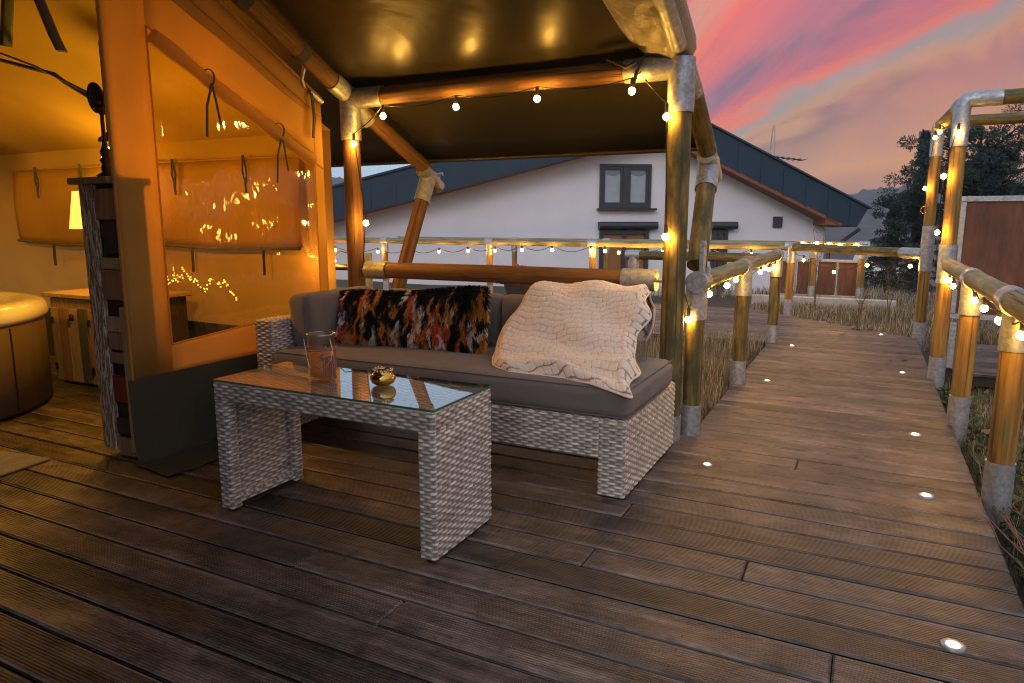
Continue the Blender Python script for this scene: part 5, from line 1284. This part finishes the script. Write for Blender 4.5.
# dry bramble runners by the first right post
b = MB(); r = random.Random(5)
for i in range(9):
    x = .56 + r.uniform(-.03, .03); pts = []
    for k_ in range(9):
        q = k_ / 8; pts.append((x + .05 * math.sin(q * 3 + i) + .35 * q * q * r.uniform(.6, 1), 3.85 - q * 1.25 - .05 * i, -.02 + .05 * math.sin(q * PI) - .08 * q + r.uniform(-.01, .01)))
    b.tube(pts, .003, 5)
tag(b.build('bramble', simple('dry_reddish_stem', (.17, .09, .06), rough=.7, bmp=0)), 'thin dry reddish runners trailing along the boardwalk edge at the nearest right post', 'bramble')
# fallen leaves
for i, (x, y, lb) in enumerate([(-.02, 8.72, 'brown fallen leaves lying on the far right corner of the boardwalk'), (.36, 6.9, 'small curled brown leaf on the boards near the tall frame'), (-.28, 8.2, 'tiny reddish leaf fallen in the middle of the far boards')]):
    b = MB(); r = random.Random(i)
    for j in range((9, 3, 2)[i]):
        p = Vector((x + r.uniform(-.14, .14), y + r.uniform(-.06, .06), .006)); a = r.uniform(0, 6); u = Vector((math.cos(a), math.sin(a), 0)) * r.uniform(.02, .04); w = Vector((-math.sin(a), math.cos(a), 0)) * .02
        b.add([p - u, p + w + Vector((0, 0, .012)), p + u + Vector((0, 0, .004)), p - w + Vector((0, 0, .008))], [(0, 1, 2), (0, 2, 3)], None)
    tag(b.build('fallen_leaves', M['leaf_dark']), lb, 'leaves')
# wild tall stalks
def stalks(x, y, h, lb, seed):
    r = random.Random(seed); z = float(ground_z(x, y)); b = MB()
    for i in range(4):
        a = r.uniform(-.5, .5); pts = [Vector((x + a * .2 * q * q + r.uniform(-.01, .01), y + .1 * q * r.uniform(-1, 1), z + h * q * r.uniform(.9, 1))) for q in np.linspace(0, 1, 7)]; b.tube(pts, [.005 - .003 * q for q in np.linspace(0, 1, 7)], 5)
        for p in pts[3:]:
            for s in range(3): d = Vector((r.uniform(-1, 1), r.uniform(-1, 1), r.uniform(.3, 1))) * .07; b.tube([p, p + d], .002, 4)
    tag(b.build('dry_stalk', simple('dry_stalk_%d' % seed, (.13, .09, .05), rough=.8, bmp=0)), lb, 'plant', 'tall dry stalks')
stalks(-.62, 10.9, 1.25, 'tall dry seed stalk standing behind the bend rail, left of the low rusty panels', 1)
stalks(-.05, 9.7, .55, 'short dry stalk in the grass below the bend rail', 2)
stalks(.30, 9.9, .8, 'slanting dry stalk in the grass right of the bend', 3)
# planter behind the sofa
def planter():
    c = Vector((-4.55, 9.3, 0)); t = thing('flower_pot', 'flower pot with green leaves and red blossoms seen over the sofa back', 'flower pot', tuple(c))
    MB().lathe(c, [(.001, 0), (.16, 0), (.24, .26), (.25, .30), (.23, .30), (.2, .26), (.001, .26)], 20).build('pot', M['basket'], t)
    r = random.Random(9); V = []; F = []; C = []; k_ = 0
    for i in range(1500):
        a = r.uniform(0, 2 * PI); q = math.sqrt(r.random()) * .42; p = c + Vector((q * math.cos(a), q * math.sin(a), .30 + r.uniform(0, .24) * (1 - (q / .45) ** 2) + .02)); d = Vector((r.uniform(-1, 1), r.uniform(-1, 1), r.uniform(-.3, 1))).normalized() * .035; s = d.cross(Vector((r.uniform(-1, 1), r.uniform(-1, 1), 1))).normalized() * .018
        V += [p - s, p + d * .5 + s, p + d, p - s * 1.5 + d * .4]; F.append((k_, k_ + 1, k_ + 2, k_ + 3)); k_ += 4; g_ = r.uniform(.5, 1.3); C.append((.03 * g_, .075 * g_, .025 * g_, 1))
    npmesh('foliage', [tuple(v) for v in V], F, M['needles'], t, cols=C, off=tuple(c))
    b = MB()
    for i in range(14): a = r.uniform(0, 6.28); b.ball(c + Vector((.36 * math.cos(a) * r.random() ** .4, .36 * math.sin(a), .42 + r.uniform(-.02, .14))), .022, 7, 5)
    b.build('blossom', M['flower'], t)
planter()

def leafcloud(r, centers, per, size, pal, squash=.6):
    n = len(centers); k_ = np.repeat(np.arange(n), per); C = np.array([c[:3] for c in centers])[k_]; R = np.array([c[3] for c in centers])[k_]
    d = r.normal(0, 1, (len(k_), 3)); d /= np.linalg.norm(d, axis=1)[:, None]; q = r.random(len(k_)) ** .45; P = C + d * (R * q)[:, None] * np.array([1, 1, squash])
    dr = d + r.normal(0, .5, d.shape) + np.array([0, 0, .25]); dr /= np.linalg.norm(dr, axis=1)[:, None]
    sd = np.cross(dr, r.normal(0, 1, d.shape)); sd /= np.linalg.norm(sd, axis=1)[:, None]
    L = (r.uniform(.6, 1.3, len(k_)) * size)[:, None]; w = L * .16
    V = np.stack([P, P + dr * L * .5 + sd * w, P + dr * L, P + dr * L * .5 - sd * w], 1).reshape(-1, 3); F = np.arange(len(V)).reshape(-1, 4)
    tone = np.array(pal)[r.integers(0, len(pal), n)][k_] * r.uniform(.6, 1.4, (len(k_), 1)); return V, F, np.concatenate([tone, np.ones((len(k_), 1))], 1)
def heading(px, D): a = math.radians(90 + 26.754) - math.atan2(px - 512, 710); return Vector((math.cos(a) * D, math.sin(a) * D, 0))
pal_p = [(.018, .048, .042), (.028, .062, .050), (.012, .034, .036), (.040, .075, .050)]
def pine(px, D, top, label, seed, spread, name='pine_tree', conic=False, base=None):
    p = heading(px, D); p.z = float(ground_z(p.x, p.y)) - .3; H = top - p.z; r = np.random.default_rng(seed); rr = random.Random(seed)
    t = thing(name, label, 'tree', tuple(p), 'conifers beyond the rusty screen')
    tp = [p + Vector((.25 * math.sin(q * 2.5) * (0 if conic else 1), .1 * math.sin(q * 4), H * q * (.99 if conic else .86))) for q in np.linspace(0, 1, 9)]
    tr = MB(); tr.tube(tp, [.22 * (1 - q * .85) for q in np.linspace(0, 1, 9)], 10)
    cent = []
    if conic:
        for i in range(120):
            q = rr.random() ** .8; z = H * (.12 + .86 * q); R = spread * (1 - q) ** .85 * rr.uniform(.55, 1.05); a = rr.uniform(0, 2 * PI); b0 = p + Vector((0, 0, z)); e = b0 + Vector((R * math.cos(a), R * math.sin(a), -R * .28 + .12 * R))
            if R > .25: tr.tube([b0, b0.lerp(e, .5) + Vector((0, 0, .05)), e], [.03, .02, .008], 5)
            for s in np.linspace(.25, 1, max(2, int(R / .3))): c = b0.lerp(e, s); cent.append((c.x, c.y, c.z, .09 + .07 * (1 - s)))
    else:
        for i in range(54):
            q = .30 + .70 * rr.random() ** .75; z = H * q * .88; R = spread * (1.05 - .55 * (q - .3) / .7) * rr.uniform(.45, 1.1); a = rr.uniform(0, 2 * PI); b0 = p + Vector((0, 0, z)); e = b0 + Vector((R * math.cos(a), R * math.sin(a), R * rr.uniform(.05, .45)))
            mid = b0.lerp(e, .5) + Vector((rr.uniform(-.1, .1), rr.uniform(-.1, .1), -.1)); tr.tube([b0, mid, e], [.055, .035, .012], 6)
            for j in range(rr.randint(5, 9)):
                s = rr.uniform(.35, 1.05); c = b0.lerp(e, s) + Vector((rr.gauss(0, .25), rr.gauss(0, .25), rr.gauss(.08, .16))); cent.append((c.x, c.y, c.z, rr.uniform(.12, .30)))
    tr.build('trunk', M['bark'], t)
    V, F, C = leafcloud(r, cent, 190 if not conic else 85, .085 if not conic else .075, pal_p, .55)
    npmesh('crown', V, F, M['needles'], t, cols=C, off=tuple(p))
pine(972, 24, 4.2, 'broad open crowned dark pine behind the rusty screen and tall frame', 3, 2.7)
pine(917, 26, 4.05, 'slim pointed spruce standing left of the broad pine', 4, 1.15, 'spruce_tree', True)
pine(895, 22, 1.7, 'low drooping young spruce in front of the taller conifers', 9, 1.5, 'spruce_tree', True)
pine(1120, 26, 4.9, 'second broad pine beyond the right edge of the photo', 6, 2.4)

def haze():
    m = bpy.data.materials.new('evening_haze'); m.use_nodes = True; nt = m.node_tree; nt.nodes.clear(); o = N(nt, 'OutputMaterial'); v = N(nt, 'VolumePrincipled')
    v.inputs['Color'].default_value = (.70, .84, 1.0, 1); v.inputs['Density'].default_value = .0006; v.inputs['Anisotropy'].default_value = .2; nt.links.new(v.outputs[0], o.inputs['Volume'])
    b = MB(); b.box((0, 0, 16), (1880, 1880, 70)); tag(b.build('haze', m, loc=(0, 0, 16)), 'thin evening haze over the valley', kind='stuff')
haze()
# ---------------------------------------------------------------- world, sun, camera
w = bpy.data.worlds.new('World'); scene.world = w; w.use_nodes = True; nt = w.node_tree; nt.nodes.clear()
out = N(nt, 'OutputWorld'); tc = N(nt, 'TexCoord'); sep = N(nt, 'SeparateXYZ'); nt.links.new(tc.outputs['Generated'], sep.inputs[0])
zz = math_n(nt, 'MAXIMUM', sep.outputs[2], 0.0)
base = ramp(nt, zz, [(0, (.58, .25, .12)), (.05, (.56, .29, .15)), (.11, (.60, .34, .20)), (.20, (.54, .32, .25)), (.33, (.40, .36, .44)), (.6, (.52, .60, .78)), (1.0, (.60, .70, .90))])
# cooler, paler twilight towards the left and behind
left = math_n(nt, 'SUBTRACT', math_n(nt, 'MULTIPLY', sep.outputs[0], -1.0), math_n(nt, 'MULTIPLY', sep.outputs[1], .15))
lf = ramp(nt, left, [(.12, 0.0), (.40, 1.0)])
cool = ramp(nt, zz, [(0, (.50, .62, .74)), (.15, (.40, .56, .74)), (.5, (.34, .44, .64)), (1, (.34, .42, .62))])
c = mix(nt, lf.outputs[0], base.outputs[0], cool.outputs[0])
back = ramp(nt, math_n(nt, 'MULTIPLY', sep.outputs[1], -1.0), [(.0, 0.0), (.5, 1.0)])
c = mix(nt, back.outputs[0], c, (.76, .80, .96))
rg = ramp(nt, math_n(nt, 'MULTIPLY', math_n(nt, 'ADD', sep.outputs[0], .05), ramp(nt, sep.outputs[1], [(.3, 0.0), (.7, 1.0)]).outputs[0]), [(.0, 0.0), (.28, 1.0)])
rz = ramp(nt, zz, [(.06, 0.0), (.2, .8), (.5, .3)])
c = mix(nt, math_n(nt, 'MULTIPLY', math_n(nt, 'MULTIPLY', rg.outputs[0], rz.outputs[0]), .35), c, (.17, .15, .21))
# streaky lit clouds: project the direction on a flat cloud deck, stretched along one heading
den = math_n(nt, 'ADD', zz, .07)
px_ = math_n(nt, 'DIVIDE', sep.outputs[0], den); py_ = math_n(nt, 'DIVIDE', sep.outputs[1], den)
u_ = math_n(nt, 'ADD', math_n(nt, 'MULTIPLY', px_, -.337), math_n(nt, 'MULTIPLY', py_, .941)); v_ = math_n(nt, 'ADD', math_n(nt, 'MULTIPLY', px_, .941), math_n(nt, 'MULTIPLY', py_, .337))
cb = N(nt, 'CombineXYZ'); nt.links.new(math_n(nt, 'MULTIPLY', u_, .30), cb.inputs[0]); nt.links.new(math_n(nt, 'MULTIPLY', v_, 1.25), cb.inputs[1]); cb.inputs[2].default_value = 3.3
n1 = N(nt, 'TexNoise', i_Scale=1.0, i_Detail=9, i_Roughness=.58, i_Distortion=.55); nt.links.new(cb.outputs[0], n1.inputs['Vector'])
cb2 = N(nt, 'CombineXYZ'); nt.links.new(math_n(nt, 'MULTIPLY', u_, .22), cb2.inputs[0]); nt.links.new(math_n(nt, 'MULTIPLY', v_, .8), cb2.inputs[1]); cb2.inputs[2].default_value = 9.1
n2 = N(nt, 'TexNoise', i_Scale=1.1, i_Detail=8, i_Roughness=.55, i_Distortion=.4); nt.links.new(cb2.outputs[0], n2.inputs['Vector'])
right = ramp(nt, left, [(.12, 1.0), (.36, 0.0)])
high = ramp(nt, zz, [(.0, .30), (.10, .45), (.22, .7), (.40, .6), (.56, .0)])
# fan of lit cloud bands opening to the right above the horizon
ad_ = math_n(nt, 'MAXIMUM', math_n(nt, 'ADD', math_n(nt, 'MULTIPLY', sep.outputs[0], -.337), math_n(nt, 'MULTIPLY', sep.outputs[1], .941)), .05)
aa = math_n(nt, 'DIVIDE', math_n(nt, 'ADD', math_n(nt, 'MULTIPLY', sep.outputs[0], .941), math_n(nt, 'MULTIPLY', sep.outputs[1], .337)), ad_)
ee = math_n(nt, 'DIVIDE', zz, ad_)
ph = math_n(nt, 'DIVIDE', math_n(nt, 'SUBTRACT', ee, .03), math_n(nt, 'MAXIMUM', math_n(nt, 'ADD', aa, .02), .02))
cw = N(nt, 'CombineXYZ'); nt.links.new(math_n(nt, 'MULTIPLY', aa, 5.0), cw.inputs[0]); nt.links.new(math_n(nt, 'MULTIPLY', ph, 4.5), cw.inputs[1]); cw.inputs[2].default_value = 1.7
nw = N(nt, 'TexNoise', i_Scale=1.0, i_Detail=8, i_Roughness=.6, i_Distortion=.5); nt.links.new(cw.outputs[0], nw.inputs['Vector'])
phw = math_n(nt, 'ADD', ph, math_n(nt, 'MULTIPLY', math_n(nt, 'SUBTRACT', nw.outputs[0], .5), math_n(nt, 'ADD', .10, math_n(nt, 'MULTIPLY', ph, .75))))
fan0 = ramp(nt, math_n(nt, 'DIVIDE', phw, 3.2), [(0, (.50, .17, .07)), (.035, (.70, .30, .09)), (.07, (.46, .20, .10)), (.095, (.30, .14, .11)), (.115, (.54, .28, .14)), (.14, (.33, .28, .26)), (.165, (.86, .22, .13)), (.19, (.62, .16, .17)), (.24, (.22, .12, .17)), (.30, (.56, .16, .17)), (.38, (.92, .21, .14)), (.50, (.72, .34, .23)), (.65, (.90, .23, .18)), (1, (.56, .30, .32))])
fan = N(nt, 'HueSaturation', i_Saturation=1.12, i_Value=.88); nt.links.new(fan0.outputs[0], fan.inputs['Color'])
fw_ = math_n(nt, 'MULTIPLY', math_n(nt, 'MULTIPLY', ramp(nt, aa, [(.02, 0.0), (.10, 1.0)]).outputs[0], ramp(nt, zz, [(.30, 1.0), (.52, 0.0)]).outputs[0]), ramp(nt, sep.outputs[1], [(.1, 0.0), (.4, .97)]).outputs[0])
c = mix(nt, fw_, c, fan.outputs[0])
pinkf = math_n(nt, 'MULTIPLY', math_n(nt, 'MULTIPLY', ramp(nt, n1.outputs[0], [(.42, 0.0), (.56, 1.0)]).outputs[0], high.outputs[0]), right.outputs[0])
pc_ = ramp(nt, zz, [(.0, (.70, .30, .14)), (.12, (.82, .26, .17)), (.25, (.92, .17, .16)), (.5, (.7, .25, .28)), (1, (.45, .3, .4))])
c = mix(nt, math_n(nt, 'MULTIPLY', pinkf, .45), c, pc_.outputs[0])
darkf = math_n(nt, 'MULTIPLY', math_n(nt, 'MULTIPLY', ramp(nt, n2.outputs[0], [(.50, 0.0), (.63, .85)]).outputs[0], right.outputs[0]), ramp(nt, zz, [(0, .4), (.08, .7), (.3, .7), (.5, 0.0)]).outputs[0])
dc_ = ramp(nt, zz, [(.0, (.33, .17, .12)), (.12, (.29, .17, .15)), (.25, (.26, .15, .19)), (.5, (.2, .17, .24))])
c = mix(nt, math_n(nt, 'MULTIPLY', darkf, .5), c, dc_.outputs[0])
bg = N(nt, 'Background'); nt.links.new(c, bg.inputs[0]); bg.inputs[1].default_value = 1.0
# a little physical twilight sky under the clouds
sky = N(nt, 'TexSky', sky_type='NISHITA', sun_disc=False); sky.sun_elevation = math.radians(27); sky.sun_rotation = math.radians(176)
bg2 = N(nt, 'Background'); nt.links.new(sky.outputs[0], bg2.inputs[0]); bg2.inputs[1].default_value = .010
ad = N(nt, 'AddShader'); nt.links.new(bg.outputs[0], ad.inputs[0]); nt.links.new(bg2.outputs[0], ad.inputs[1]); nt.links.new(ad.outputs[0], out.inputs[0])
w.cycles.sampling_method = 'MANUAL'; w.cycles.sample_map_resolution = 512

s = bpy.data.lights.new('sun', 'SUN'); s.energy = .6; s.angle = math.radians(20); s.color = (1, .90, .84)
so = bpy.data.objects.new('sun', s); COL.objects.link(so); so.rotation_euler = Vector((-.06, .85, -.46)).normalized().to_track_quat('-Z', 'Y').to_euler()

cam = bpy.data.cameras.new('camera'); co = bpy.data.objects.new('camera', cam); COL.objects.link(co)
cam.sensor_width = 36; cam.lens = 700 / 1024 * 36; cam.clip_end = 5000; cam.clip_start = .05
co.location = (0, 0, 1.2); co.rotation_euler = (math.radians(90 - 9.688), 0, math.radians(26.754)); scene.camera = co

scene.view_settings.view_transform = 'Standard'; scene.view_settings.look = 'None'; scene.view_settings.gamma = 1; scene.view_settings.exposure = .12
cy = scene.cycles
cy.use_denoising = True; cy.denoising_prefilter = 'ACCURATE'; cy.adaptive_threshold = .025; cy.filter_width = 1.1; cy.volume_bounces = 0; cy.max_bounces = 6; cy.diffuse_bounces = 3; cy.glossy_bounces = 3; cy.transparent_max_bounces = 8; cy.transmission_bounces = 4
cy.sample_clamp_indirect = 3.0; cy.caustics_reflective = False; cy.caustics_refractive = False
for o in bpy.data.objects:
    if '_o' in o: del o['_o']
